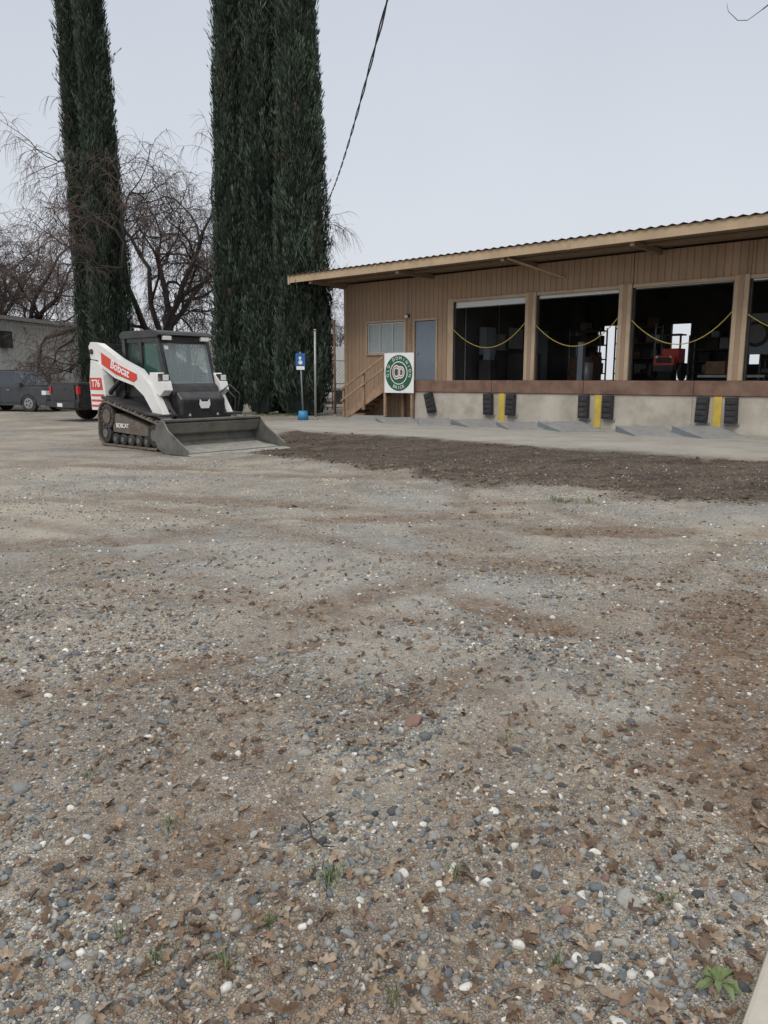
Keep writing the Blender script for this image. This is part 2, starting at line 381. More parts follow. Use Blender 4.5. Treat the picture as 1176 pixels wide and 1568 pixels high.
parts.append(stones(x,y,.008*np.exp(rng.normal(0,.55,len(x))),np.array([.15,.10,.065])*rng.uniform(.6,1.6,(len(x),1)),1))
n=4000; x=rng.uniform(-3,3.5,n); y=rng.uniform(2.5,9,n); k=(m_brown(x,y)>.45)&~onkerb(x,y); x=x[k];y=y[k]
parts.append(stones(x,y,.009*np.exp(rng.normal(0,.5,len(x))),np.array([.17,.12,.08])*rng.uniform(.6,1.5,(len(x),1)),1))
o=0;VV=[];FF=[];CC=[]
for v,f,c in parts: VV.append(v);FF.append(f+o);CC.append(c);o+=len(v)
npmesh('gravel',np.concatenate(VV),np.concatenate(FF),attrmat('stone',.85,.25,200,vs=120,var=.3),np.concatenate(CC),smooth=True)
# ------------------------------------------------------------------ leaf litter
def leafproto():
    out=[];n=7
    for sgn in (1,-1):
        pts=[]
        for k in range(n):
            t=k/(n-1); w=.34*math.sin(math.pi*min(1,t*.92+.06))**.7*(1.0 if k%2 else .45)*random.uniform(.8,1.2); pts.append((t-.5,sgn*w))
        out.append(pts)
    vs=[(t/(n-1)-.5,0,0) for t in range(n)]
    cu=random.uniform(-.5,.9); cv=random.uniform(.3,1.4)
    for side in out: vs+=[(x,y,abs(y)*cv*.8) for x,y in side]
    vs=[(x,y,z+cu*x*x+random.uniform(-.03,.03)) for x,y,z in vs]
    fs=[]
    for k in range(n-1):
        fs.append((k,k+1,n+k+1,n+k)); fs.append((k+1,k,2*n+k,2*n+k+1))
    return np.array(vs),np.array(fs)
lp=[leafproto() for _ in range(8)]
n=6000; r=1.3+5*rng.uniform(0,1,n)**1.5; ang=rng.uniform(-.6,.6,n); x=r*np.sin(ang);y=r*np.cos(ang)
k=(fbm(x*1.3,y*1.3,71)>.44)&~onkerb(x,y); x=x[k];y=y[k]; n=len(x)
s=rng.uniform(.020,.055,n); small=rng.uniform(0,1,n)<.6; s=np.where(small,s*.4,s)
R=rotm(n,.45); idx=rng.integers(0,8,n); P=np.array([p[0] for p in lp])[idx]; nv=P.shape[1]
W=np.einsum('nij,nvj->nvi',R,P)*s[:,None,None]; W[:,:,0]+=x[:,None];W[:,:,1]+=y[:,None];W[:,:,2]+=(hgt(x,y)+.010)[:,None]
LC=np.array([(.26,.175,.115),(.34,.245,.165),(.17,.11,.075),(.40,.31,.23)])[rng.integers(0,4,n)]*rng.uniform(.7,1.1,(n,1))
Fa=(lp[0][1][None]+(np.arange(n)*nv)[:,None,None]).reshape(-1,4)
npmesh('fallen_leaves',W.reshape(-1,3),Fa,attrmat('dry_leaf',.8,.2,80,var=.3,vs=60),np.repeat(LC,nv,0),smooth=False)
# ------------------------------------------------------------------ grass tufts, weed, twig, kerb
g=B()
tl=[(-.16,2.0,60,.05),(-.71,2.31,25,.035),(-.40,1.68,40,.04),(-.315,1.83,30,.035),(-.58,1.69,35,.04),(-.70,1.78,20,.03),(.22,2.04,30,.035),(.785,1.91,35,.035),(.43,1.68,40,.035),(2.1,8.9,60,.05),(2.4,8.8,40,.05),(-.1,3.4,14,.03),(.5,2.9,12,.03),(-1.1,2.6,18,.03),(.02,1.58,25,.03)]
for k in range(90): tl.append((random.uniform(-7.5,-2.2),random.uniform(29.4,30.6),10,.12))
for (tx,ty,cnt,hs) in tl:
    for i in range(cnt):
        a=random.uniform(0,6.28);q=random.gauss(0,.028 if ty<5 else .12);px=tx+q*math.cos(a);py=ty+q*math.sin(a);pz=float(hgt(np.array(px),np.array(py)))
        h=hs*random.uniform(.4,1.1);l=random.uniform(.3,1.2)*h;w=.0018 if ty<5 else .006;dx,dy=math.cos(a),math.sin(a)
        p0=Vector((px,py,pz));p1=p0+Vector((dx*l*.4,dy*l*.4,h*.65));p2=p0+Vector((dx*l,dy*l,h));sd=Vector((-dy,dx,0))*w
        g.add([p0-sd,p0+sd,p1+sd*.8,p1-sd*.8,p2],[(0,1,2,3),(3,2,4)],'leaf_green')
g.build('grass_tufts',recalc=False)
wd=B()
for i in range(13):
    a=i*2.4+random.uniform(-.3,.3);l=random.uniform(.025,.065);d=Vector((math.cos(a),math.sin(a),0));sd=Vector((-d.y,d.x,0));p=Vector((.80,1.60,.012));up=Vector((0,0,1))
    q=[p,p+d*l*.35+up*.022,p+d*l*.75+up*random.uniform(.01,.035),p+d*l+up*.008]
    ws=[.002,.006,.009,.001];vs=[]
    for c_,w_ in zip(q,ws): vs+=[c_-sd*w_+up*w_*.4,c_,c_+sd*w_+up*w_*.4]
    fs=[]
    for k in range(3): fs+=[(3*k,3*k+1,3*k+4,3*k+3),(3*k+1,3*k+2,3*k+5,3*k+4)]
    wd.add(vs,fs,'leaf_green',True)
wd.build('weed_plant',recalc=False)
tw=B(); tw.tube([(-.27,2.30,.03),(-.24,2.24,.035),(-.23,2.19,.02),(-.19,2.14,.02),(-.15,2.12,.03)],[.003,.0035,.003,.0025,.0015],'bark')
tw.tube([(-.24,2.24,.035),(-.20,2.25,.05)],.002,'bark'); tw.tube([(-.23,2.19,.02),(-.27,2.14,.03)],.002,'bark')
tw.build('fallen_twig')
kb=B(); P0=Vector((.822,1.5,0));dk=Vector((.603,.797,0));nk=Vector((.797,-.603,0))
p=[P0-dk*3,P0+dk*1.6,P0+dk*1.6+nk*.5,P0-dk*3+nk*.5]
kb.hexa([q+Vector((0,0,-.1)) for q in p]+[q+Vector((0,0,.045)) for q in p],'concrete'); kb.build('concrete_curb',bevel=.012,seg=2)

# ------------------------------------------------------------------ warehouse
W_=empty('loading_dock_building',(A0[0],A0[1],0),math.atan2(DY,DX))
LEN=30; DECK=1.37; TOP=5.0
bays=[(.9,3.77),(4.15,6.92),(7.32,10.13),(10.52,13.35),(13.75,16.55),(16.95,19.75),(20.15,22.95)]
bz=4.03
b=B()
b.ribs(-4.31,-3.15,0,TOP,1,'siding'); b.ribs(-3.15,-1.29,0,2.36,1,'siding'); b.ribs(-3.15,-1.29,3.5,TOP,1,'siding')
b.ribs(-1.29,-.82,0,TOP,1,'siding'); b.ribs(-.82,.14,0,DECK,1,'siding'); b.ribs(-.82,.14,3.48,TOP,1,'siding'); b.ribs(.14,.9,DECK,TOP,1,'siding')
for (p,q) in bays:
    b.ribs(p,q,bz,TOP,1,'siding'); b.ribs(q,q+.38,DECK,TOP,1,'siding')
b.ribs(23.33,LEN,DECK,TOP,1,'siding')
b.build('front_wall',W_,recalc=False)
b=B()
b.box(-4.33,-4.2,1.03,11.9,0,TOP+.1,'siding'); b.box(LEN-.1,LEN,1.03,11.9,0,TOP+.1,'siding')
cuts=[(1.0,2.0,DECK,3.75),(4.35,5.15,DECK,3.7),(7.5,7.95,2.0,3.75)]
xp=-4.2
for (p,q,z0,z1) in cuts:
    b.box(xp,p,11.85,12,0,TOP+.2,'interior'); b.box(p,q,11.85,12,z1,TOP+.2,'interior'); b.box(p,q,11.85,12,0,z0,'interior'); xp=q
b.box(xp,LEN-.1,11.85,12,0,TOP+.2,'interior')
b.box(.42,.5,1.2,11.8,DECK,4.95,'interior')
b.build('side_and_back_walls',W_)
b=B()
b.box(0,LEN,0.0,11.8,0,.98,'concrete'); b.box(0.02,LEN,.03,11.8,.982,DECK,'interior_floor')
for xx in np.arange(3.1,LEN,3.24): b.box(xx-.006,xx+.006,-.004,0.002,.0,.97,'soffit')
b.build('dock_slab',W_,bevel=.02)
b=B(); xx=0.0
while xx<LEN: b.box(xx+.006,min(xx+3.2,LEN)-.006,-.05,.028,.985,DECK+.01,'rust_beam'); xx+=3.2
b.build('dock_edge_beam',W_,bevel=.012)
b=B()
b.box(.66,.9,.955,1.0,DECK,bz+.12,'trim_tan')
for (p,q) in bays: 
    b.box(q+.0,q+.38,.93,.998,DECK+.01,bz+.12,'trim_tan'); b.box(q+.02,q+.36,1.02,1.2,DECK+.01,bz,'trim_tan')
    b.box(q+.12,q+.26,.915,.93,DECK+.01,bz+.1,'siding')
    b.box(p,q,.96,1.0,bz+.0,bz+.10,'trim_tan')
b.box(-4.35,-4.23,.95,1.0,0,TOP,'trim_tan')
for (x0,x1,z0,z1) in [(-3.15,-1.29,2.36,3.5),(-.82,.14,DECK,3.48)]:
    b.box(x0-.07,x0,.96,1.03,z0-.06,z1+.07,'trim_tan');b.box(x1,x1+.07,.96,1.03,z0-.06,z1+.07,'trim_tan');b.box(x0,x1,.96,1.03,z1,z1+.07,'trim_tan')
b.box(-3.15,-1.29,.94,1.03,2.30,2.36,'trim_tan')
b.build('trim_boards',W_,bevel=.008)
b=B()
b.box(-.80,.12,1.02,1.06,DECK+.02,3.46,'door_blue'); b.cyl((-.70,1.0,2.35),(-.70,.95,2.35),.03,'chrome'); b.box(-.45,-.2,1.012,1.02,2.5,2.9,'door_blue')
b.box(-3.13,-1.31,1.05,1.06,2.38,3.48,'blind')
for xx in (-3.13,-2.54,-1.92,-1.35): b.box(xx,xx+.04,1.0,1.045,2.38,3.48,'win_frame')
for zz in (2.37,3.44): b.box(-3.13,-1.31,1.0,1.04,zz,zz+.04,'win_frame')
for zz in np.arange(2.45,3.42,.06): b.box(-3.08,-1.35,1.043,1.05,zz,zz+.015,'win_frame')
b.build('office_window_and_door',W_)
b=B(); b.quad((-3.1,1.035,2.4),(-1.34,1.035,2.4),(-1.34,1.035,3.45),(-3.1,1.035,3.45),'cab_glass'); b.build('window_glass',W_,recalc=False)
b=B()
b.box(-1.18,-1.06,.9,1.0,3.62,3.74,'black_plastic'); b.cyl((-1.12,.86,3.6),(-1.12,.86,3.7),.06,'lens')
b.tube([(-1.12,.985,3.74),(-1.12,.985,4.98)],.014,'pipe_grey')
b.tube([(-5.2,.2,4.9),(-4.4,.6,4.88),(-4.3,.96,4.85)],.03,'pipe_grey')
b.box(-5.25,-4.95,-.6,-.35,4.8,4.92,'fascia')
for k,ch in enumerate('1221'):
    text('number_'+str(k),ch,.17,'wood_dark',W_,Matrix.Translation((-1.05,.985,3.32-k*.19))@Euler((rad(90),0,0)).to_matrix().to_4x4())
for i,(p,q) in enumerate(bays):
    dh=[.20,.10,.03,.05,.1,.1,.1][i]
    b.box(p+.03,q-.03,1.06,1.10,bz-dh,bz+.25,'win_frame'); b.box(p+.02,q-.02,1.05,1.12,bz-dh-.03,bz-dh,'black_plastic')
    b.cyl((p,1.4,bz+.3),(q,1.4,bz+.3),.2,'fence_metal')
    b.box(p,p+.05,1.03,1.13,DECK,bz,'black_plastic'); b.box(q-.05,q,1.03,1.13,DECK,bz,'black_plastic')
b.build('doors_and_fixtures',W_,bevel=.004)
b=B()
for (p,q) in bays:
    sg=.72*random.uniform(.85,1.1)
    pts=[(p+(q-p)*t,.97-.03*math.sin(math.pi*t),3.12+.1*t-sg*4*t*(1-t)*(.9+.2*t)) for t in np.linspace(0,1,17)]
    b.tube(pts,.014,'rope',5)
b.build('safety_ropes',W_)
b=B()
b.box(-5.34,LEN+1,-1.0,-.95,4.98,5.24,'fascia'); b.box(-5.34,-5.29,-.94,12.5,5.02,5.3,'fascia')
b.box(-5.36,-5.28,-1.03,-.96,4.92,5.26,'fascia')
b.add([(-5.28,-.94,5.03),(LEN+1,-.94,5.03),(LEN+1,12.5,5.3),(-5.28,12.5,5.3)],[(0,1,2,3)],'soffit')
for xx in (-4.3,-.1,4.0,8.0,12.0,16,20,24): b.box(xx,xx+.12,-.94,1.0,4.88,5.02,'soffit')
for xx in (4.2,12.2,20.2):
    b.tube([(xx+.9,.95,4.5),(xx,-.9,4.95)],.04,'fascia',4)
b.box(-5.28,LEN+1,-.2,-.1,4.96,5.03,'soffit')
for xx in (-1.0,6.2,13.4): b.box(xx,xx+.09,-1.012,-1.001,4.97,5.245,'trim_tan')
b.build('roof_fascia_and_soffit',W_)
b=B(); n=int((LEN+6.6)/.07); vs=[]
for i in range(n+1):
    xx=-5.42+i*.07; zz=.022*math.cos(i*math.pi/2)
    vs+= [(xx,-1.06,5.265+zz),(xx,12.8,5.55+zz)]
b.add(vs,[(2*i,2*i+2,2*i+3,2*i+1) for i in range(n)],'roof_metal',True)
vs2=[(v[0],v[1],v[2]-.012) for v in vs]; b.add(vs2,[(2*i,2*i+2,2*i+3,2*i+1) for i in range(n)],'roof_metal',True)
b.build('corrugated_roof',W_,recalc=False)
b=B()
def bumper(x,tilt=0):
    piv=(x,-.1,.62)
    b.box(x-.15,x+.15,-.22,-.052,.29,.96,'rubber',rot=(0,tilt,0),piv=piv)
    for k in range(4): b.box(x-.13,x+.13,-.245,-.223,.34+k*.15,.44+k*.15,'rubber',rot=(0,tilt,0),piv=piv)
    b.box(x-.19,x+.19,-.052,-.004,.22,.30,'pipe_grey')
bumper(.78,-.28)
for x in (3.15,3.99,6.49,7.24,9.89,10.63,13.0,13.8,16.1,16.9): bumper(x,random.uniform(-.04,.04))
for x in (3.58,6.88,10.24,13.4,16.5):
    b.box(x-.11,x+.11,-.03,-.004,.02,.975,'yellow')
b.build('dock_bumpers',W_,bevel=.03,seg=2)
b=B(); nst=7; rise=DECK/(nst+1)
b.box(-1.35,-.02,-.02,.97,DECK-.06,DECK,'wood_dark'); b.box(-1.35,-.02,-.06,-.022,DECK-.25,DECK-.0,'wood')
for k in range(nst):
    z=DECK-(k+1)*rise; x=-1.35-(k+1)*.27
    b.box(x-.02,x+.27,0,.95,z-.045,z,'wood'); b.box(x+.262,x+.268,.03,.93,z,z+rise-.05,'wood_dark')
for yy in (-.045,.952): b.prism([(-1.35,DECK-.02),(-1.35,DECK-.38),(-3.2,-.0),(-3.5,0),(-3.5,.06)],yy,yy+.042,'wood')
for xx in (-1.33,-.08):
    b.box(xx,xx+.09,-.15,-.062,0,2.35,'wood')
b.box(-1.33,-1.24,.86,.95,0,DECK-.06,'wood'); b.box(-.7,-.6,.1,.2,0,DECK-.06,'wood_dark')
b.box(-3.42,-3.33,-.14,-.05,0,1.05,'wood')
b.box(-2.4,-2.31,-.14,-.05,.3,1.65,'wood')
for off in (0,-.42): b.prism([(-1.3,2.25+off),(-1.3,2.16+off),(-3.45,.98+off),(-3.45,1.07+off)],-.19,-.145,'wood')
for zz in (2.1,1.7): b.box(-1.3,0,-.145,-.10+.0,zz,zz+.09,'wood')
b.build('wooden_stairs',W_,bevel=.006)
b=B()
def rack(x0,x1,y0,y1,h):
    for xx in (x0,x1-.06):
        for yy in (y0,y1-.06): b.box(xx,xx+.06,yy,yy+.06,DECK,DECK+h,'pipe_grey')
    for k in range(4):
        z=DECK+.25+k*(h-.4)/3; b.box(x0,x1,y0,y1,z,z+.05,'wood_dark')
        x=x0+.08
        while x<x1-.35:
            w=random.uniform(.2,.5)
            if random.random()<.8: b.box(x,min(x+w,x1-.08),y0+.05,y1-.05,z+.052,z+random.uniform(.15,.5),random.choice(['banner','interior','wood_dark','black_plastic','interior','pipe_grey','wood_dark']))
            x+=w+.05
rack(.6,2.1,9.9,10.6,2.2); rack(2.3,4.1,10.8,11.6,2.3); rack(5.4,7.2,11,11.7,1.8); rack(8.3,10.6,10.4,11.2,1.9); rack(11.5,14,10,11,2.2)
b.box(.62,.9,3.0,3.7,2.3,3.3,'pipe_grey'); b.box(.55,.75,4.2,4.6,2.5,3.1,'banner'); b.box(.6,1.5,5,6,DECK,2.4,'interior')
b.box(.9,1.4,2.6,3.1,DECK,2.1,'black_plastic'); b.box(1.0,1.3,2.7,3.0,2.1,2.5,'pipe_grey')
b.box(.505,.55,5.2,6.2,2.6,3.4,'blind'); b.box(.505,.56,7.2,8.2,DECK,3.4,'door_blue')
b.tube([(.56,2.2,DECK),(.56,2.2,4.9)],.03,'pipe_grey'); b.tube([(.56,4.4,3.1),(.56,4.4,4.9)],.02,'pipe_grey')
b.cyl((3.9,5.0,DECK),(3.9,5.0,DECK+.62),.27,'win_frame'); b.cyl((3.9,5.0,DECK+.62),(3.9,5.0,DECK+.66),.29,'pipe_grey')
b.box(6.2,7.0,5.5,6.6,DECK+.35,DECK+.6,'black_plastic'); b.box(6.25,6.95,5.45,5.52,DECK+.5,DECK+.85,'orange'); b.box(6.25,6.95,5.4,5.448,DECK+.3,DECK+.52,'black_plastic'); b.box(6.3,6.9,6.0,6.6,DECK+.6,DECK+1.1,'orange')
b.box(6.34,6.86,5.42,5.449,DECK+.60,DECK+.78,'black_plastic'); b.box(6.28,6.92,6.0,6.6,DECK+1.55,DECK+1.6,'black_plastic')
b.cyl((6.15,5.8,DECK+.3),(6.02,5.8,DECK+.3),.3,'tyre'); b.cyl((7.05,5.8,DECK+.3),(7.18,5.8,DECK+.3),.3,'tyre')
for xx in (6.3,6.85): b.box(xx,xx+.06,6.1,6.16,DECK+1.1,DECK+1.55,'black_plastic')
for xx in (6.36,6.84): b.cyl((xx,5.44,DECK+.8),(xx,5.41,DECK+.8),.045,'lens')
b.box(8.0,9.6,8.0,8.1,DECK+.9,DECK+2.3,'pipe_grey'); b.cyl((8.8,7.97,DECK+1.6),(8.8,7.99,DECK+1.6),.45,'interior',24); b.cyl((8.8,7.94,DECK+1.6),(8.8,7.96,DECK+1.6),.33,'banner',24)
b.box(8.2,10.2,4.2,5.0,DECK+.1,DECK+.18,'steel_plate'); b.box(8.4,9.0,4.3,4.9,DECK+.2,DECK+.6,'wood_dark')
b.box(11.2,12.2,3.0,3.5,DECK+.45,DECK+.6,'teal'); b.box(11.2,12.2,3.5,3.6,DECK+.6,DECK+1.3,'teal')
for xx in (11.25,12.1): b.box(xx,xx+.05,3.0,3.5,DECK,DECK+.45,'black_plastic')
b.box(2.5,3.4,6.5,7.4,DECK,DECK+.9,'wood_dark'); b.box(5.3,5.9,8.0,8.6,DECK,DECK+1.0,'black_plastic')
b.box(4.4,4.6,3.4,3.6,DECK,DECK+1.3,'pipe_grey')
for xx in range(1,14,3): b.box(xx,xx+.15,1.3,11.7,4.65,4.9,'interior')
b.build('stored_goods',W_,bevel=.008)

SG=empty('company_sign',(0,0,0),math.atan2(DY,DX))
SG.location=Vector((A0[0],A0[1],0))+Matrix.Rotation(math.atan2(DY,DX),3,'Z')@Vector((-.56,-.21,1.63))
b=B(); b.box(-.67,.67,0,.02,-.69,.69,'sign_white'); b.cyl((0,-.002,0),(0,-.008,0),.62,'sign_green',48); b.cyl((0,-.008,0),(0,-.011,0),.40,'sign_white',48); b.cyl((0,-.011,0),(0,-.014,0),.37,'sign_green',48)
b.build('panel',SG)
RX=Euler((rad(90),0,0)).to_matrix().to_4x4()
def ring(s,a0,a1,flip,y=-.012):
    for k,ch in enumerate(s):
        if ch==' ': continue
        a=rad(a0+(a1-a0)*k/(len(s)-1)); r=.51
        rot=-(a) if not flip else -(a)+math.pi
        m=Matrix.Translation((r*math.sin(a),y,r*math.cos(a)))@RX@Matrix.Rotation(rot,4,'Z')
        text('letter',ch,.155,'sign_white',SG,m,bold=.0)
ring('OLD DOMINION',-100,100,False); ring('BRICK',205,155,True)
text('monogram_o',"O",.62,'sign_white',SG,Matrix.Translation((-.10,-.017,.0))@RX@Matrix.Diagonal((.7,1,1,1)),bold=.03)
text('monogram_o_inner',"O",.62,'sign_red',SG,Matrix.Translation((-.10,-.022,.0))@RX@Matrix.Diagonal((.7,1,1,1)),bold=-.008)
text('monogram_d',"D",.52,'sign_white',SG,Matrix.Translation((.13,-.026,-.0))@RX@Matrix.Diagonal((.75,1,1,1)),bold=.03)
text('monogram_d_inner',"D",.52,'sign_red',SG,Matrix.Translation((.13,-.031,-.0))@RX@Matrix.Diagonal((.75,1,1,1)),bold=-.008)

def plate(s,e,w,l,h,rz):
    p=Vector((A0[0]+s*DX+e*NX,A0[1]+s*DY+e*NY,.0)); o=empty('metal_dock_ramp',p,math.atan2(DY,DX)+rz)
    h*=.85
    q=B(); q.hexa([(-w/2,-l/2,.0),(w/2,-l/2,0),(w/2,l/2,0),(-w/2,l/2,0),(-w/2,-l/2,.015),(w/2,-l/2,.015),(w/2,l/2,h),(-w/2,l/2,h)],'steel_plate')
    for x in (-w/2-.021,w/2+.001): q.hexa([(x,-l/2,.0),(x+.02,-l/2,.0),(x+.02,l/2,0),(x,l/2,0),(x,-l/2,.018),(x+.02,-l/2,.018),(x+.02,l/2,h+.003),(x,l/2,h+.003)],'pipe_grey')
    q.build('deck',o,bevel=.004)
for a in [(-1.4,1.0,1.2,.9,.16,.45),(.3,1.3,1.2,1.5,.14,.9),(1.9,1.35,1.0,1.6,.18,.7),(3.5,1.2,1.2,1.5,.2,1.0),(5.1,1.3,1.1,1.6,.17,.8),(6.6,1.1,1.3,1.5,.24,.95),(8.9,1.2,1.2,1.5,.2,.75),(10.4,1.0,1.2,1.4,.26,.9)]: plate(*a)

# ------------------------------------------------------------------ compact track loader
TL=empty('compact_track_loader',(-4.60,16.62,0),rad(-41),1.15)
def hull(pts):
    pts=sorted(set(pts))
    def half(p):
        o=[]
        for q in p:
            while len(o)>1 and (o[-1][0]-o[-2][0])*(q[1]-o[-2][1])-(o[-1][1]-o[-2][1])*(q[0]-o[-2][0])<=0: o.pop()
            o.append(q)
        return o
    a=half(pts);b_=half(pts[::-1]); return a[:-1]+b_[:-1]
circ=[(-.78,.56,.25),(-.86,.24,.19),(.78,.27,.22)]
inner=hull([(round(cx+r*math.cos(t),4),round(cz+r*math.sin(t),4)) for cx,cz,r in circ for t in np.linspace(0,2*math.pi,40)])
outer=hull([(round(cx+(r+.035)*math.cos(t),4),round(cz+(r+.035)*math.sin(t),4)) for cx,cz,r in circ for t in np.linspace(0,2*math.pi,40)])
def resample(p,n):
    P=np.array(p+[p[0]]);d=np.r_[0,np.cumsum(np.hypot(*np.diff(P,axis=0).T))];t=np.linspace(0,d[-1],n,endpoint=False)
    return np.stack([np.interp(t,d,P[:,0]),np.interp(t,d,P[:,1])],-1)
for nm,y0,y1 in (('right_track',-.93,-.53),('left_track',.53,.93)):
    b=B(); I=resample(inner,120);O=resample(outer,120)
    vs=[];n=120
    for k in range(n):
        j=int(np.argmin(np.hypot(*(O-I[k]).T))); 
        vs+=[(I[k][0],y0,I[k][1]),(O[j][0],y0,O[j][1]),(O[j][0],y1,O[j][1]),(I[k][0],y1,I[k][1])]
    fs=[]
    for k in range(n):
        a=4*k;c_=4*((k+1)%n)
        for q in range(4): fs.append((a+q,a+(q+1)%4,c_+(q+1)%4,c_+q))
    b.add(vs,fs,'track_dust')
    L2=resample(outer,46)
    for k in range(46):
        p=Vector((L2[k][0],0,L2[k][1]));q=Vector((L2[(k+1)%46][0],0,L2[(k+1)%46][1]));t=(q-p).normalized();nn=Vector((t.z,0,-t.x))
        for (ya,yb,of) in ((y0+.005,(y0+y1)/2-.01,0),((y0+y1)/2+.01,y1-.005,.35)):
            c0=p+(q-p)*of;w=t*.026
            b.hexa([c0-w+Vector((0,ya,0)),c0+w+Vector((0,ya,0)),c0+w+Vector((0,yb,0)),c0-w+Vector((0,yb,0)),
                    c0-w*.7+nn*.032+Vector((0,ya+.01,0)),c0+w*.7+nn*.032+Vector((0,ya+.01,0)),c0+w*.7+nn*.032+Vector((0,yb-.01,0)),c0-w*.7+nn*.032+Vector((0,yb-.01,0))],'black_plastic' if k%2 else 'track_dust')
    s=-1 if y0<0 else 1; yo=(y0 if s<0 else y1)-s*.03; yi=yo-s*.3
    b.cyl((-.78,yi,.56),(-.78,yo,.56),.235,'black_paint',24); b.cyl((-.78,yo,.56),(-.78,yo+s*.015,.56),.13,'track_dust',20)
    for k in range(14):
        t=k/14*6.283; b.cyl((-.78+.2*math.cos(t),yo-s*.01,.56+.2*math.sin(t)),(-.78+.2*math.cos(t),yo+s*.012,.56+.2*math.sin(t)),.018,'track_dust',8)
    b.cyl((.78,yi,.27),(.78,yo,.27),.2,'black_paint',24);b.cyl((.78,yo,.27),(.78,yo+s*.015,.27),.1,'bucket_steel',20)
    b.cyl((-.86,yi,.24),(-.86,yo,.24),.17,'black_paint',24);b.cyl((-.86,yo,.24),(-.86,yo+s*.015,.24),.08,'bucket_steel',20)
    for k in range(5):
        xx=-.52+k*.26; b.cyl((xx,yi,.15),(xx,yo,.15),.105,'black_paint',18); b.cyl((xx,yo,.15),(xx,yo+s*.012,.15),.05,'bucket_steel',14)
    b.prism([(-.62,.28),(.55,.24),(.55,.40),(.3,.47),(-.5,.62),(-.62,.55)],min(yo-s*.02,yo-s*.22),max(yo-s*.02,yo-s*.22),'track_dust')
    b.build(nm,TL,bevel=.004)
text('track_label','BOBCAT',.11,'sign_white',TL,Matrix.Translation((-.28,-.886,.40))@RX,bold=.002)
b=B()
b.prism([(-1.15,.32),(.72,.26),(.86,.45),(.80,.95),(-1.15,1.0)],-.50,.50,'black_paint')
b.prism([(-1.42,.50),(-1.15,.45),(-.62,.95),(-.62,1.46),(-1.30,1.46),(-1.45,1.30)],-.60,.60,'black_paint')
b.prism([(-1.49,.52),(-1.43,.48),(-1.43,1.32),(-1.49,1.24)],-.52,.52,'white_paint')
b.box(-1.50,-1.492,-.35,.35,.85,1.2,'black_plastic')
b.prism([(-1.35,1.47),(-.6,1.47),(-.6,1.55),(-1.28,1.58)],-.52,.52,'black_plastic')
for s in (-1,1):
    ya,yb=sorted((s*.60,s*.80))
    b.prism([(-1.50,.66),(-1.05,.66),(-.95,.95),(-1.02,1.32),(-1.16,1.55),(-1.44,1.60),(-1.53,1.2)],ya,yb,'white_paint')
    f0,f1=sorted((s*.801,s*.806))
    b.prism([(-1.50,1.04),(-1.04,1.04),(-1.08,1.27),(-1.51,1.27)],f0,f1,'orange')
    for z in (.72,.82,.92): b.prism([(-1.48,z),(-1.03,z+.0),(-1.01,z+.04),(-1.49,z+.04)],f0,f1,'orange')
    b.prism([(-.95,.88),(.55,.62),(.95,.60),(.95,.63),(.55,.66),(-.95,.93)],min(s*.50,s*.90),max(s*.50,s*.90),'black_plastic')
    for k in range(6): b.box(-.92+k*.045,-.90+k*.045,min(s*.60,s*.606),max(s*.60,s*.606),1.0,1.4,'black_plastic')
b.build('chassis',TL,bevel=.015,seg=2)
text('model_label','T76',.19,'sign_white',TL,Matrix.Translation((-1.28,-.811,1.155))@RX,bold=.004)
b=B()
armp=[(-1.50,1.62),(-1.56,1.86),(-1.48,1.94),(-1.20,1.91),(-.50,1.61),(.12,1.42),(.50,1.14),(.80,.72),(1.00,.42),(.92,.28),(.70,.34),(.52,.68),(.28,.95),(-.04,1.13),(-.66,1.26),(-1.12,1.46),(-1.24,1.60)]
for s in (-1,1):
    ya,yb=sorted((s*.62,s*.76)); b.prism(armp,ya,yb,'white_paint')
    yy=sorted((s*.762,s*.768)); b.prism([(-1.10,1.74),(-.50,1.50),(.10,1.33),(.10,1.24),(-.02,1.19),(-.62,1.33),(-1.10,1.52)],yy[0],yy[1],'orange')
    b.cyl((-1.44,s*.55,1.76),(-1.44,s*.79,1.76),.05,'black_paint'); b.cyl((.86,s*.6,.42),(.86,s*.80,.42),.045,'black_paint')
    b.cyl((-.98,s*.70,.98),(-.35,s*.70,1.36),.045,'black_paint'); b.cyl((.05,s*.69,1.15),(.80,s*.69,.62),.03,'chrome')
    for q_ in ((.56,1.3),(.53,1.22),(.59,1.36)):
        b.tube([(.0,s*q_[0],q_[1]),(.38,s*q_[0],q_[1]-.02),(.64,s*q_[0],.98),(.80,s*(q_[0]+.02),.75),(.95,s*.5,.55)],.016,'black_plastic')
b.box(-1.54,-1.42,-.62,.62,1.80,1.92,'black_paint')
b.box(.66,.80,-.62,.62,.50,.66,'white_paint')
b.build('lift_arms',TL,bevel=.018,seg=2)
text('arm_label','Bobcat',.21,'sign_white',TL,Matrix.Translation((-.46,-.771,1.425))@RX@Matrix.Rotation(-.30,4,'Z')@Matrix.Diagonal((1.1,1,1,1)),bold=.004)
b=B()
b.prism([(.20,.42),(1.0,.40),(1.02,.90),(.90,1.02),(.70,1.06)],-.48,.48,'black_paint')
b.build('front_panel',TL,bevel=.05,seg=3)
b=B(); cw=.50
def pil(p,q,r=.045): 
    p=Vector(p);q=Vector(q)
    b.hexa([p+Vector(o) for o in ((-r,-r,0),(r,-r,0),(r,r,0),(-r,r,0))]+[q+Vector(o) for o in ((-r,-r,0),(r,-r,0),(r,r,0),(-r,r,0))],'black_paint')
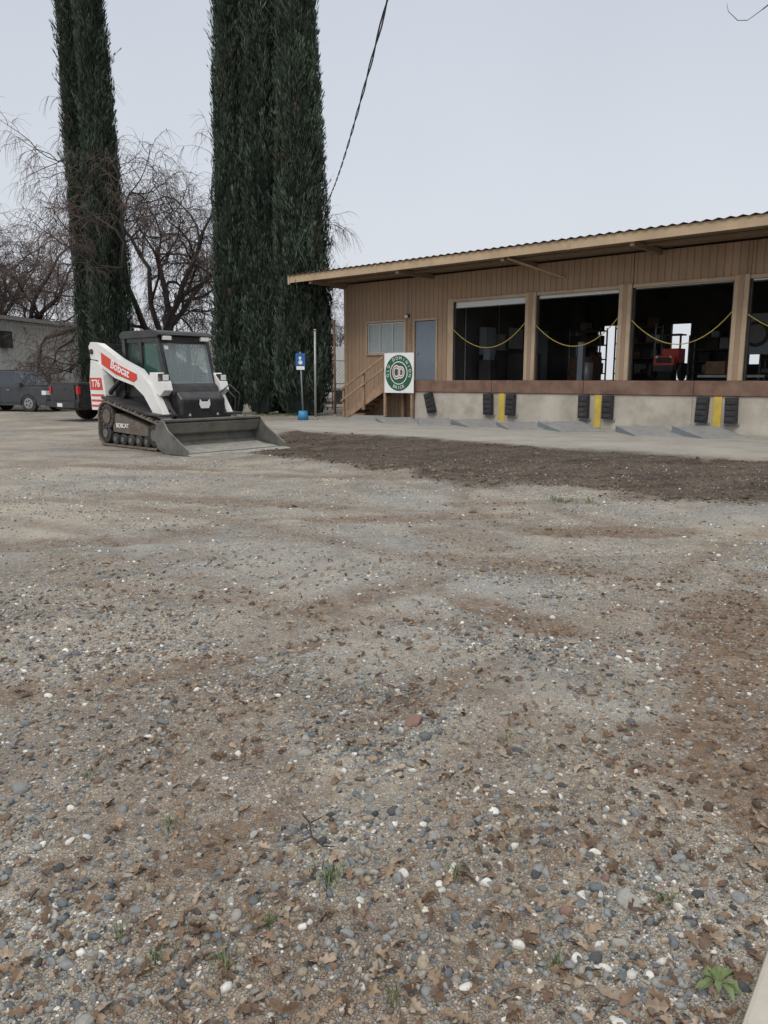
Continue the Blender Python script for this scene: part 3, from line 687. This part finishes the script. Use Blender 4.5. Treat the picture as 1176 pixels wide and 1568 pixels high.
for s in (-1,1):
    y=s*cw
    pil((.66,y,1.0),(.42,y,2.0),.04); pil((-.10,y,1.0),(-.12,y,2.0),.035); pil((-.62,y,1.0),(-.66,y,2.0),.055)
    b.prism([(-.68,.92),(.74,.92),(.68,1.12),(.2,1.20),(-.68,1.28)],min(y-.03,y+.03),max(y-.03,y+.03),'black_paint')
    b.box(-.62,.44,y-.03,y+.03,1.90,1.98,'black_paint')
    for k in range(9): b.box(-.56+k*.05,-.548+k*.05,y+s*.012-.004,y+s*.012+.004,1.26,1.9,'black_paint')
b.prism([(-.74,1.98),(.46,1.98),(.56,2.02),(.52,2.07),(.3,2.11),(-.66,2.11),(-.76,2.05)],-.57,.57,'black_paint')
b.prism([(.30,1.0),(.83,.96),(.76,1.12),(.66,1.19),(.5,1.2)],-.50,.50,'black_plastic')
b.box(.44,.50,-.46,.46,1.88,1.99,'black_paint')
for s in (-1,1): b.box(.50,.57,s*.40-.08,s*.40+.08,1.93,2.0,'lens')
b.box(-.66,-.60,-.5,.5,1.0,1.35,'black_paint')
b.box(-.45,.0,-.25,.25,1.05,1.2,'black_plastic'); b.box(-.5,-.36,-.25,.25,1.2,1.8,'black_plastic',rot=(0,-.1,0)); b.box(-.42,-.34,-.12,.12,1.72,1.88,'black_plastic')
for s in (-1,1): b.box(-.1,.12,s*.32-.05,s*.32+.05,1.2,1.3,'black_plastic'); b.cyl((.1,s*.32,1.3),(.14,s*.32,1.5),.02,'black_plastic')
b.box(.30,.36,.2,.4,1.3,1.5,'black_plastic')
b.cyl((.66,.0,1.18),(.52,.25,1.72),.012,'black_plastic',6)
b.cyl((.70,-.55,1.2),(.50,-.55,1.85),.014,'black_plastic',6)
b.build('cab',TL,bevel=.02,seg=2)
b=B()
b.quad((.70,-.46,1.14),(.70,.46,1.14),(.475,.46,1.92),(.475,-.46,1.92),'cab_glass')
for s in (-1,1):
    b.quad((-.58,s*.495,1.28),(-.12,s*.495,1.22),(-.14,s*.495,1.9),(-.6,s*.495,1.9),'tinted_glass')
    b.quad((-.08,s*.495,1.22),(.60,s*.495,1.14),(.44,s*.495,1.9),(-.1,s*.495,1.9),'tinted_glass')
b.quad((-.63,-.45,1.35),(-.63,.45,1.35),(-.66,.45,1.92),(-.66,-.45,1.92),'cab_glass')
b.build('cab_windows',TL,recalc=False)
b=B()
for s in (-1,1):
    b.box(.66,.78,s*.62-.08,s*.62+.08,1.20,1.34,'black_plastic'); b.box(.781,.79,s*.62-.06,s*.62+.06,1.22,1.32,'lens')
    b.prism([(.30,1.12),(.70,.95),(.84,1.05),(.80,1.19),(.62,1.36),(.42,1.36)],min(s*.52,s*.70),max(s*.52,s*.70),'white_paint')
b.tube([(.80,.5,.98),(1.05,.55,1.15),(1.25,.62,.98),(1.15,.66,.75)],.014,'black_plastic')
b.tube([(.80,.45,.95),(1.0,.5,1.08),(1.15,.6,.9),(1.1,.62,.7)],.014,'black_plastic')
b.build('work_lights_and_hoses',TL,bevel=.012)
b=B()
z0=.80; x_=1.024
pts=[(-.085,.0),(.085,.0),(.12,.07),(.105,.17),(.06,.12),(-.06,.12),(-.105,.17),(-.12,.07)]
b.add([(x_+.012,yy,z0-.07+zz) for yy,zz in pts],[tuple(range(8))],'sign_white')
b.box(1.0,1.06,-.5,.5,.18,.60,'black_paint')
for s in (-1,1): b.prism([(.84,.20),(1.02,.14),(1.04,.62),(.86,.52)],min(s*.40,s*.56),max(s*.40,s*.56),'black_paint')
for s in (-.3,.3): b.cyl((.86,s,.85),(1.04,s,.5),.04,'chrome')
b.build('coupler',TL)
b=B(); BW=1.04
prof=[(1.98,.012),(1.35,.012),(1.18,.06),(1.08,.17),(1.06,.30),(1.10,.43),(1.22,.53),(1.27,.53)]
inn=[(1.98,.035),(1.36,.037),(1.20,.085),(1.11,.18),(1.09,.30),(1.13,.42),(1.235,.505),(1.27,.508)]
b.prism(prof+inn[::-1],-BW,BW,'bucket_steel')
sp=[(1.99,.0),(1.35,.0),(1.17,.05),(1.06,.17),(1.04,.30),(1.08,.44),(1.21,.55),(1.33,.55),(1.45,.40),(1.99,.10)]
b.prism(sp,-BW-.025,-BW,'bucket_steel'); b.prism(sp,BW,BW+.025,'bucket_steel')
b.prism([(1.95,-.0),(2.12,-.0),(2.12,.012),(1.95,.036)],-BW-.02,BW+.02,'bucket_edge')
b.box(1.19,1.32,-BW,BW,.532,.57,'bucket_steel')
b.prism([(1.20,.30),(1.24,.33),(1.31,.50),(1.29,.505),(1.20,.40)],-BW+.01,BW-.01,'bucket_steel')
for y in (-.75,-.25,.25,.75): b.prism([(1.06,.2),(1.03,.2),(1.05,.5),(1.10,.5)],y-.015,y+.015,'bucket_steel')
b.prism([(1.36,.038),(1.9,.038),(1.75,.055),(1.5,.075),(1.3,.11),(1.21,.09)],-.97,.97,'bucket_edge')
b.build('bucket',TL,bevel=.006)

# ------------------------------------------------------------------ vehicles
def arch(cx,r,z0,n=9): return [(cx+r*math.cos(t),z0+r*math.sin(t)) for t in np.linspace(math.pi,0,n)]
def wheel(b,x,y,r,s):
    b.cyl((x,y-s*.22,r),(x,y,r),r,'tyre',28); b.cyl((x,y,r),(x,y+s*.012,r),r*.62,'rim',20)
    for k in range(5):
        t=k*1.2566; b.cyl((x+.12*math.cos(t),y+s*.012,r+.12*math.sin(t)),(x+.12*math.cos(t),y+s*.018,r+.12*math.sin(t)),.045,'black_plastic',8)
def suv(name,loc,rz):
    e=empty(name,loc,rz); w=.92;r=.37; f=1.4;re=-1.35
    b=B(); prof=[(-2.3,.45),(-2.3,.35)]+[(re-.45,.28)]+arch(re,.43,.33)+[(re+.45,.28),(f-.45,.28)]+arch(f,.43,.33)+[(f+.45,.28),(2.28,.32),(2.34,.55),(2.30,.85),(2.15,.98),(1.30,1.08),(-2.28,1.10),(-2.34,.8)]
    b.prism(prof,-w,w,'car_grey'); b.box(-2.2,2.2,-w+.1,w-.1,.3,.8,'black_plastic')
    T=.73; lo=[(-2.28,-w+.02,1.09),(1.35,-w+.02,1.07),(1.35,w-.02,1.07),(-2.28,w-.02,1.09)]; hi=[(-2.1,-T,1.74),(.55,-T,1.76),(.55,T,1.76),(-2.1,T,1.74)]
    b.hexa(lo+hi,'car_grey')
    R=[lo[0],lo[1],hi[1],hi[0]]; Lf=[lo[2],lo[3],hi[3],hi[2]]
    for P in (R,Lf):
        u=[(.05,.28),(.31,.56),(.59,.86)]
        if P is Lf: u=[(1-b_,1-a_) for a_,b_ in u]
        for a_,b_ in u: b.sub(P,a_,b_,.12,.86,.008,'glass_dark')
    b.sub([lo[1],lo[2],hi[2],hi[1]],.06,.94,.08,.9,.008,'glass_dark'); b.sub([lo[3],lo[0],hi[0],hi[3]],.08,.92,.15,.85,.008,'glass_dark')
    for s in (-1,1):
        wheel(b,f,s*w,r,s);wheel(b,re,s*w,r,s); b.box(.95,1.15,min(s*.93,s*1.1),max(s*.93,s*1.1),1.1,1.25,'car_grey')
        b.box(2.12,2.335,min(s*.55,s*.925),max(s*.55,s*.925),.74,.92,'lens'); b.box(-2.33,-2.2,min(s*.7,s*.925),max(s*.7,s*.925),.8,1.1,'lens_red')
        b.box(-1.9,.4,s*.6-.02,s*.6+.02,1.78,1.81,'black_plastic'); b.box(-.9,.9,min(s*.92,s*.935),max(s*.92,s*.935),.36,.44,'black_plastic')
        for xx in (-.75,.3): b.box(xx,xx+.16,min(s*.92,s*.94),max(s*.92,s*.94),.93,.96,'chrome')
        for xx in (-1.0,-.05,.95): b.box(xx,xx+.012,min(s*.9205,s*.9225),max(s*.9205,s*.9225),.40,1.06,'black_plastic')
    b.box(2.30,2.355,-.5,.5,.62,.88,'black_plastic'); b.box(2.30,2.37,-.88,.88,.34,.52,'black_plastic'); b.box(2.35,2.365,-.3,.3,.74,.78,'chrome')
    b.build('body',e,bevel=.035,seg=2); return e
suv('parked_suv',(-16.55,34.6,0),rad(-16))
def pickup(name,loc,rz):
    e=empty(name,loc,rz); w=.97;r=.40;f=1.95;re=-1.65
    b=B(); prof=[(-2.9,.62),(-2.88,.5)]+[(re-.5,.45)]+arch(re,.48,.40)+[(re+.5,.4),(f-.5,.4)]+arch(f,.48,.40)+[(f+.5,.4),(2.85,.4),(2.95,.7),(2.9,1.1),(1.35,1.22),(-2.9,1.25)]
    b.prism(prof,-w,w,'car_black'); b.box(-2.8,2.7,-w+.15,w-.15,.4,.9,'black_plastic')
    b.box(-2.87,-.85,-w+.04,w-.04,1.252,1.30,'black_plastic')
    lo=[(-.82,-w+.03,1.24),(1.4,-w+.03,1.21),(1.4,w-.03,1.21),(-.82,w-.03,1.24)];hi=[(-.68,-.76,1.86),(.62,-.76,1.88),(.62,.76,1.88),(-.68,.76,1.86)]
    b.hexa(lo+hi,'car_black')
    for P in ([lo[0],lo[1],hi[1],hi[0]],[lo[2],lo[3],hi[3],hi[2]]):
        for a_,b_ in ((.08,.40),(.45,.82)): b.sub(P,a_,b_,.12,.85,.008,'glass_dark')
    b.sub([lo[1],lo[2],hi[2],hi[1]],.06,.94,.1,.9,.008,'glass_dark'); b.sub([lo[3],lo[0],hi[0],hi[3]],.1,.9,.15,.85,.008,'glass_dark')
    b.box(-2.93,-2.902,-.75,.75,.72,1.22,'car_black'); b.box(-2.94,-2.93,-.15,.15,1.05,1.12,'black_plastic')
    b.box(-3.08,-2.9,-.93,.93,.48,.66,'black_plastic'); b.box(-3.09,-3.08,-.17,.17,.5,.62,'sign_white')
    for s in (-1,1):
        b.box(-2.93,-2.84,min(s*.84,s*.98),max(s*.84,s*.98),.92,1.18,'lens_red'); wheel(b,f,s*w,r,s);wheel(b,re,s*w,r,s)
        b.box(.95,1.15,min(s*.98,s*1.2),max(s*.98,s*1.2),1.18,1.38,'black_plastic')
    b.build('body',e,bevel=.03,seg=2); return e
hd=rad(50); c_,s_=math.cos(hd),math.sin(hd)
pickup('parked_pickup_truck',(-10.1+2.95*c_-.97*s_,25.3+2.95*s_+.97*c_,0),hd)

# ------------------------------------------------------------------ left white shed
SH=empty('white_shed',(-19.4,33,0),math.atan2(1,.18))
b=B()
b.ribs(0,46,0,4.25,0,'shed_white',pitch=.3,g=.05,d=.03)
b.box(0,46,.05,12,0,4.2,'shed_white'); 
b.box(-.5,46.5,-.55,-.5,4.22,4.40,'shed_roof')
b.add([(-.5,-.5,4.42),(46.5,-.5,4.42),(46.5,6,5.2),(-.5,6,5.2)],[(0,1,2,3)],'shed_roof'); b.add([(-.5,6,5.2),(46.5,6,5.2),(46.5,12.5,4.42),(-.5,12.5,4.42)],[(0,1,2,3)],'shed_roof')
b.add([(-.02,0,4.2),(-.02,6,5.1),(-.02,12,4.2)],[(0,1,2)],'shed_white')
b.box(4.6,5.2,-.3,-.02,2.9,3.7,'black_plastic'); b.box(9,12,-.06,-.01,0,3.2,'slat'); b.box(16,17,-.06,-.01,0,2.1,'pipe_grey')
b.box(-1.0,47,-.53,-.50,4.0,4.05,'fence_metal')
b.build('shed_walls_and_roof',SH)
# ------------------------------------------------------------------ fence, trailer, signs
FN=empty('chain_link_fence',(-12,36.5,0),rad(-3)); b=B()
for k in range(6): b.cyl((k*2.4,0,0),(k*2.4,0,2.3),.035,'fence_metal',10)
for z in (.1,1.2,2.25): b.cyl((0,0,z),(12,0,z),.022,'fence_metal',6)
def link(x0,z0,x1,z1): b.tube([(x0,0,z0),(x1,0,z1)],.005,'fence_metal',3)
x=-2.2
while x<12:
    for sg in (1,-1):
        xa,xb=(x,x+2.15) if sg>0 else (x+2.15,x); za,zb=.1,2.25
        if xa<0: za=.1+(0-xa)/(xb-xa)*2.15; xa=0
        if xb<0: zb=.1+2.15*(xa-0)/(xa-xb); xb=0
        if xb>12: zb=.1+2.15*(12-xa)/(xb-xa); xb=12
        if xa>12: za=.1+2.15*(xa-12)/(xa-xb); xa=12
        if abs(xa-xb)>.05: link(xa,za,xb,zb)
    x+=.18
b.build('posts_and_mesh',FN)
CT=empty('white_box_trailer',(-9.0,44,0),rad(-4)); b=B()
b.ribs(0,8,.9,3.2,0,'trailer_white',pitch=.5,g=.03,d=.02); b.box(0,8,.05,2.4,.9,3.2,'trailer_white')
for x in (0,7.9): b.box(x,x+.1,-.03,.05,.85,3.22,'fence_metal')
b.box(0,8,-.03,.05,.78,.9,'pipe_grey')
for x in (1.2,2.2,6.6): b.cyl((x,.05,.45),(x,.35,.45),.45,'tyre',20)
b.box(7.0,7.7,-.06,-.03,2.7,3.1,'yellow'); b.build('trailer_body',CT)
CT=empty('white_box_trailer',(-.9,47,0),rad(12)); b=B()
b.box(-3.2,3,.0,2.4,.9,3.1,'trailer_white'); b.box(-3.2,3,-.02,-.001,2.2,2.26,'pipe_grey'); b.box(-2.4,-1.7,-.02,-.001,1.5,2.1,'glass_dark'); b.box(-1.2,-.6,-.02,-.001,1.0,2.7,'blind')
b.box(-3.25,3.05,-.05,2.45,3.1,3.16,'fence_metal'); b.box(-3.2,3,.1,2.3,.6,.898,'black_plastic')
for x in (-1,0): b.cyl((x,.0,.38),(x,.25,.38),.38,'tyre',20)
b.build('trailer_body',CT)
HS=empty('accessible_parking_sign',(-2.85,26.9,0),rad(8)); b=B()
b.cyl((0,0,.3),(-.06,0,2.35),.028,'pipe_grey',10); b.box(-.22,.10,-.045,-.03,1.88,2.3,'blue'); b.box(-.20,.08,-.047,-.045,1.74,1.86,'sign_white')
b.cyl((0,0,0),(0,0,.32),.2,'blue_lt',20,.15)
b.cyl((-.07,-.05,2.14),(-.07,-.052,2.14),.05,'sign_white',12); b.box(-.09,-.05,-.052,-.048,2.0,2.12,'sign_white'); b.cyl((-.06,-.05,1.99),(-.06,-.052,1.99),.07,'sign_white',14)
b.build('sign_and_post',HS)
PL=empty('metal_post',(-2.45,27.3,0)); b=B(); b.cyl((0,0,0),(.03,0,3.1),.04,'fence_metal',10); b.cyl((0,0,0),(0,0,.06),.1,'fence_metal',12); b.cyl((.03,0,3.1),(.03,0,3.14),.055,'fence_metal',10); b.build('post',PL)
PL=empty('metal_post',(-1.9,29.8,0)); b=B(); b.cyl((0,0,0),(0,0,3.6),.045,'wood_dark',10); b.cyl((0,0,3.6),(0,0,3.65),.06,'pipe_grey',10);b.cyl((0,0,0),(0,0,.05),.1,'fence_metal',12); b.build('post',PL)

b=B(); P=[]
for t in np.linspace(0,1,120):
    yy=-14+50*t; zz=5.9+(yy-10)*.1208+((yy-10)*(yy-34))*.0022; xx=.04-(yy-10)*.1033
    P.append(Vector((xx,yy,zz)))
def offp(ph): return [p+Vector((math.cos(i*.9+ph),0,math.sin(i*.9+ph)))*.014 for i,p in enumerate(P)]
b.tube(offp(0),.011,'wire',5); b.tube(offp(3.14),.011,'wire',5); b.build('overhead_wire')

# ------------------------------------------------------------------ Italian cypresses
cm=attrmat('cypress_foliage',.75,0,vs=3,var=.3,spec=.25)
def cypress(x0,y0,H,R0,seed,lean=(0,0),dens=1.0,top=1.0):
    r=np.random.default_rng(seed)
    def prof(z):
        t=z/H; return R0*(.72+.28*sst(-.02,.10,t))*(1-.28*t*top)*(np.clip(1-t,0,1)**.25)
    def Rr(th,z):
        l=fbm(np.cos(th)*1.4+seed*3,np.sin(th)*1.4+z*.10,seed); l2=fbm(np.cos(th)*2.6+7+seed,np.sin(th)*2.6+z*.35,seed+4)
        return prof(z)*(.84+.38*(l-.5)*2+.26*(l2-.5)*2)
    nz,nt_=80,26; zz=np.linspace(.1,H,nz); tt=np.linspace(0,2*np.pi,nt_,endpoint=False)
    T,Zc=np.meshgrid(tt,zz); Rc=Rr(T,Zc)*.80
    Vc=np.stack([Rc*np.cos(T),Rc*np.sin(T),Zc],-1).reshape(-1,3)
    i=np.arange(nz-1)[:,None]*nt_; j=np.arange(nt_)[None,:]; j2=(j+1)%nt_
    q=np.stack([i+j,i+j2,i+nt_+j2,i+nt_+j],-1).reshape(-1,4); Fc=np.concatenate([q[:,:3],q[:,[0,2,3]]])
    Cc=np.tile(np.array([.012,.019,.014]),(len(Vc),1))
    nb=int(2300*R0*dens); K=30
    bz_=.05+r.uniform(0,1,nb)*(H-.6); bt=r.uniform(0,2*np.pi,nb); Lb=r.uniform(.6,1.7,nb)
    bo=np.stack([np.cos(bt),np.sin(bt),0*bt],-1); bta=np.stack([-np.sin(bt),np.cos(bt),0*bt],-1)
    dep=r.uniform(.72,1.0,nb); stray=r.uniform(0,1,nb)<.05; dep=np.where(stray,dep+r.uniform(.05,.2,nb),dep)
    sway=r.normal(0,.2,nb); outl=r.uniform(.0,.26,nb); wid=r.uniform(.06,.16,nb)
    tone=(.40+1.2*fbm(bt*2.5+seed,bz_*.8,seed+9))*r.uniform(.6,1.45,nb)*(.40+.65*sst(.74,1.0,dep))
    B_=np.repeat(np.arange(nb),K); n=nb*K; t=r.uniform(0,1,n)
    zpos=bz_[B_]+Lb[B_]*t
    rb=Rr(bt[B_],np.clip(zpos,0,H*.98))*dep[B_]+Lb[B_]*outl[B_]*t*(1-t*.6)
    cone=wid[B_]*(1-t)**.6*(.4+.6*t**.3)
    rr=r.normal(0,1,n)*cone; ta=sway[B_]*Lb[B_]*t*t+r.normal(0,1,n)*cone
    base=bo[B_]*(rb+rr*.6)[:,None]+bta[B_]*ta[:,None]; base[:,2]=zpos
    up=np.array([0,0,1.0])
    d=up*r.uniform(.7,1.1,(n,1))+bo[B_]*(rr*2.0+r.uniform(0,.35,n))[:,None]+bta[B_]*((ta-sway[B_]*Lb[B_]*t*t)*3+sway[B_]+r.normal(0,.15,n))[:,None]; d/=np.linalg.norm(d,axis=1)[:,None]
    ln=r.uniform(.12,.32,n)[:,None]; w=r.uniform(.009,.024,n)[:,None]
    sd=np.cross(d,r.normal(size=(n,3))); sd/=np.linalg.norm(sd,axis=1)[:,None]; sd2=np.cross(d,sd)
    p1=base+d*ln*.5;p2=base+d*ln
    Vs=np.stack([base,p1+sd*w,p2,p1-sd*w,p1+sd2*w*.8],1)
    fl=np.array([[0,1,2],[0,2,3],[0,4,2]])
    Fs=(fl[None]+(np.arange(n)*5)[:,None,None]).reshape(-1,3)+len(Vc)
    c0=np.array([.054,.084,.056]); c1=np.array([.092,.118,.086])
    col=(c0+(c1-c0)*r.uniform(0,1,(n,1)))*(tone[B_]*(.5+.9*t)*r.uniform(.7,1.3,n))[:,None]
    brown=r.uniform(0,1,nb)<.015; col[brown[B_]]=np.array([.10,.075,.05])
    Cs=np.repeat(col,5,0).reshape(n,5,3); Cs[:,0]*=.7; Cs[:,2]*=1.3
    Vv=np.concatenate([Vc,Vs.reshape(-1,3)])
    Vv[:,0]+=lean[0]*Vv[:,2]/H; Vv[:,1]+=lean[1]*Vv[:,2]/H
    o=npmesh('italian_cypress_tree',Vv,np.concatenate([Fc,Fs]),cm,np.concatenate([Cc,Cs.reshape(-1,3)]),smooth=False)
    o.location=(x0,y0,0)
    t_=B(); t_.tube([(0,0,-.1),(0,0,.6),(0,0,2)],[.28,.2,.15],'bark',8); t_.build('trunk',o)
cypress(-6.25,31.5,22,.84,1,(.5,0),top=.5); cypress(-4.95,31.3,21,.84,2,(.25,0),top=.5); cypress(-3.2,30.6,21,1.32,3,(-.05,0),top=1.25)
cypress(-4.2,32.3,17,.8,6,dens=.6)
cypress(-13.8,36.8,22,.72,4,(-.3,0)); cypress(-12.55,35.9,23,1.06,5,(-.2,0),top=1.2)

# ------------------------------------------------------------------ bare trees
def baretree(seed,H=15,spread=1.0):
    R=random.Random(seed); polys=[]
    def rv(): return Vector((R.gauss(0,1),R.gauss(0,1),R.gauss(0,1)))
    rmin=[0,.1,.060,.032,.015,.0085]
    def grow(p,d,l,r,dep):
        n=[6,7,6,5,4,4][dep]; pts=[p.copy()];rs=[r]; q=p.copy(); dd=d.normalized(); kids=[]
        for i in range(n):
            wig=[.10,.36,.50,.52,.40,.26][dep]
            dd=(dd+rv()*wig*.6+Vector((0,0,[.0,.04,.03,.0,-.12,-.38][dep]))).normalized()
            q=q+dd*l/n; pts.append(q.copy()); rr=r*(1-.5*(i+1)/n) if dep<5 else r*(1-.6*(i+1)/n); rs.append(rr); kids.append((q.copy(),dd.copy(),rr,(i+1)/n))
        polys.append((pts,rs,dep))
        if dep>=5: return
        cnt=[7,6,6,6,8][dep]
        for k in range(cnt):
            if dep==0: kq=kids[-1] if k<4 else kids[-2]
            else: kq=kids[-1] if k==0 else R.choice(kids[1:])
            a=rv(); a=(a-kq[1]*a.dot(kq[1])).normalized()
            if dep==0:
                an=k*2*math.pi/cnt+R.uniform(-.4,.4); a=Vector((math.cos(an),math.sin(an),0)); nd=(Vector((0,0,1))*R.uniform(.5,1.4)+a*spread*.75).normalized(); ll=H*R.uniform(.32,.44)
            else:
                nd=(kq[1]*(1.0 if k==0 else .6)+a*R.uniform(.5,1.0)*(.5 if k==0 else 1)+Vector((0,0,.12 if dep<4 else -.2))).normalized(); ll=l*[0,.62,.60,.62,.8][dep]*R.uniform(.7,1.1)
                if dep==4: ll=min(ll,1.1)
            nr=kq[2]*(.8 if k==0 else .58)
            grow(kq[0],nd,ll,max(nr,rmin[min(dep+1,5)]) if dep<3 else rmin[dep+1],dep+1)
    grow(Vector((0,0,-.1)),Vector((.08,0,1)),H*.22,H*.032,0)
    b=B()
    for pts,rs,dep in polys: b.tube(pts,rs,'bark' if dep<4 else 'twig',8 if dep<2 else (5 if dep<3 else 3))
    print('tree polys',len(polys),'top',max(v[2] for v in b.v),'xr',min(v[0] for v in b.v),max(v[0] for v in b.v)); 
    me=bpy.data.meshes.new('bare_tree'); me.from_pydata(b.v,[],b.f)
    for m in b.mats: me.materials.append(MT[m])
    me.polygons.foreach_set('material_index',b.m); me.polygons.foreach_set('use_smooth',b.sm); me.update(); return me
t1=baretree(3,16.5,1.0); t2=baretree(8,14.5,1.1)
def puttree(me,loc,rz,sc):
    o=bpy.data.objects.new('bare_deciduous_tree',me); COL.objects.link(o); o.location=loc;o.rotation_euler=(0,0,rz);o.scale=(sc,)*3
puttree(t1,(-12.4,40.5,0),.3,1.0); puttree(t2,(-23.8,49,0),1.0,1.12); puttree(t2,(-30,54,0),2.6,1.0)
puttree(t2,(-2.2,54,0),2.0,.66)
b=B(); b.tube([(9,6,-.1),(8.9,6,1.5),(8.6,6.1,3.4),(8.2,6.1,5)],[.3,.24,.2,.15],'bark',8)
b.tube([(8.2,6.1,5),(6.6,6.05,6.0),(5,6,6.0),(3.9,6,5.2),(3.1,6,4.35),(2.72,6,4.06)],[.12,.08,.05,.025,.010,.004],'bark',5)
b.tube([(2.72,6,4.06),(2.62,6,3.99),(2.54,5.98,3.98),(2.46,5.96,4.03),(2.44,5.95,4.08)],[.004,.003,.0025,.002,.001],'twig',4)
for k in range(7):
    a=k*.9; b.tube([(8.2,6.1,5),(8.2+1.5*math.cos(a)+.8,6.1+1.5*math.sin(a),6.5),(8.6+2.6*math.cos(a)+.8,6.1+2.6*math.sin(a),8.4)],[.1,.06,.01],'bark',5)
b.build('bare_oak_tree')

# ------------------------------------------------------------------ light, world, camera
w=bpy.data.worlds.new('World'); S.world=w; w.use_nodes=True; nt=w.node_tree; L=nt.links
bg=nt.nodes['Background']
sky=N(nt,'ShaderNodeTexSky'); sky.sky_type='NISHITA'; sky.sun_disc=False; sky.sun_elevation=rad(48); sky.sun_rotation=rad(200); sky.dust_density=4; sky.air_density=1
hs=N(nt,'ShaderNodeHueSaturation'); hs.inputs['Saturation'].default_value=.25; L.new(sky.outputs[0],hs.inputs['Color'])
tc=N(nt,'ShaderNodeTexCoord'); sp=N(nt,'ShaderNodeSeparateXYZ'); L.new(tc.outputs['Generated'],sp.inputs[0])
cl=ramp(nt,sp.outputs[2],[(0,(.53,.55,.58)),(.2,(.49,.52,.567)),(.45,(.415,.45,.513)),(.62,(.66,.69,.74)),(1,(1.0,1.0,1.0))])
ns=noise(nt,tc.outputs['Generated'],1.6,5,.55); cl=mixc(nt,1.0,cl,ramp(nt,ns,[(.3,.92),(.7,1.0)]),'MULTIPLY')
sc=N(nt,'ShaderNodeVectorMath',operation='SCALE'); sc.inputs['Scale'].default_value=15.2; L.new(cl,sc.inputs[0])
fin=mixc(nt,.88,hs.outputs[0],sc.outputs[0]); L.new(fin,bg.inputs['Color']); bg.inputs['Strength'].default_value=.1
sl=bpy.data.lights.new('sun','SUN'); sl.energy=1.3; sl.angle=rad(25); sl.color=(1,.97,.93); so=bpy.data.objects.new('sun',sl); COL.objects.link(so); so.rotation_euler=(rad(42),0,rad(-20))
cam=bpy.data.cameras.new('camera'); cam.sensor_fit='AUTO'; cam.sensor_width=36; cam.lens=26.68; cam.clip_start=.05; cam.clip_end=3000
co=bpy.data.objects.new('camera',cam); COL.objects.link(co); co.location=(0,0,1.45); co.rotation_euler=(rad(80),0,0); S.camera=co
S.view_settings.view_transform='Standard'; S.view_settings.look='None'; S.view_settings.exposure=0
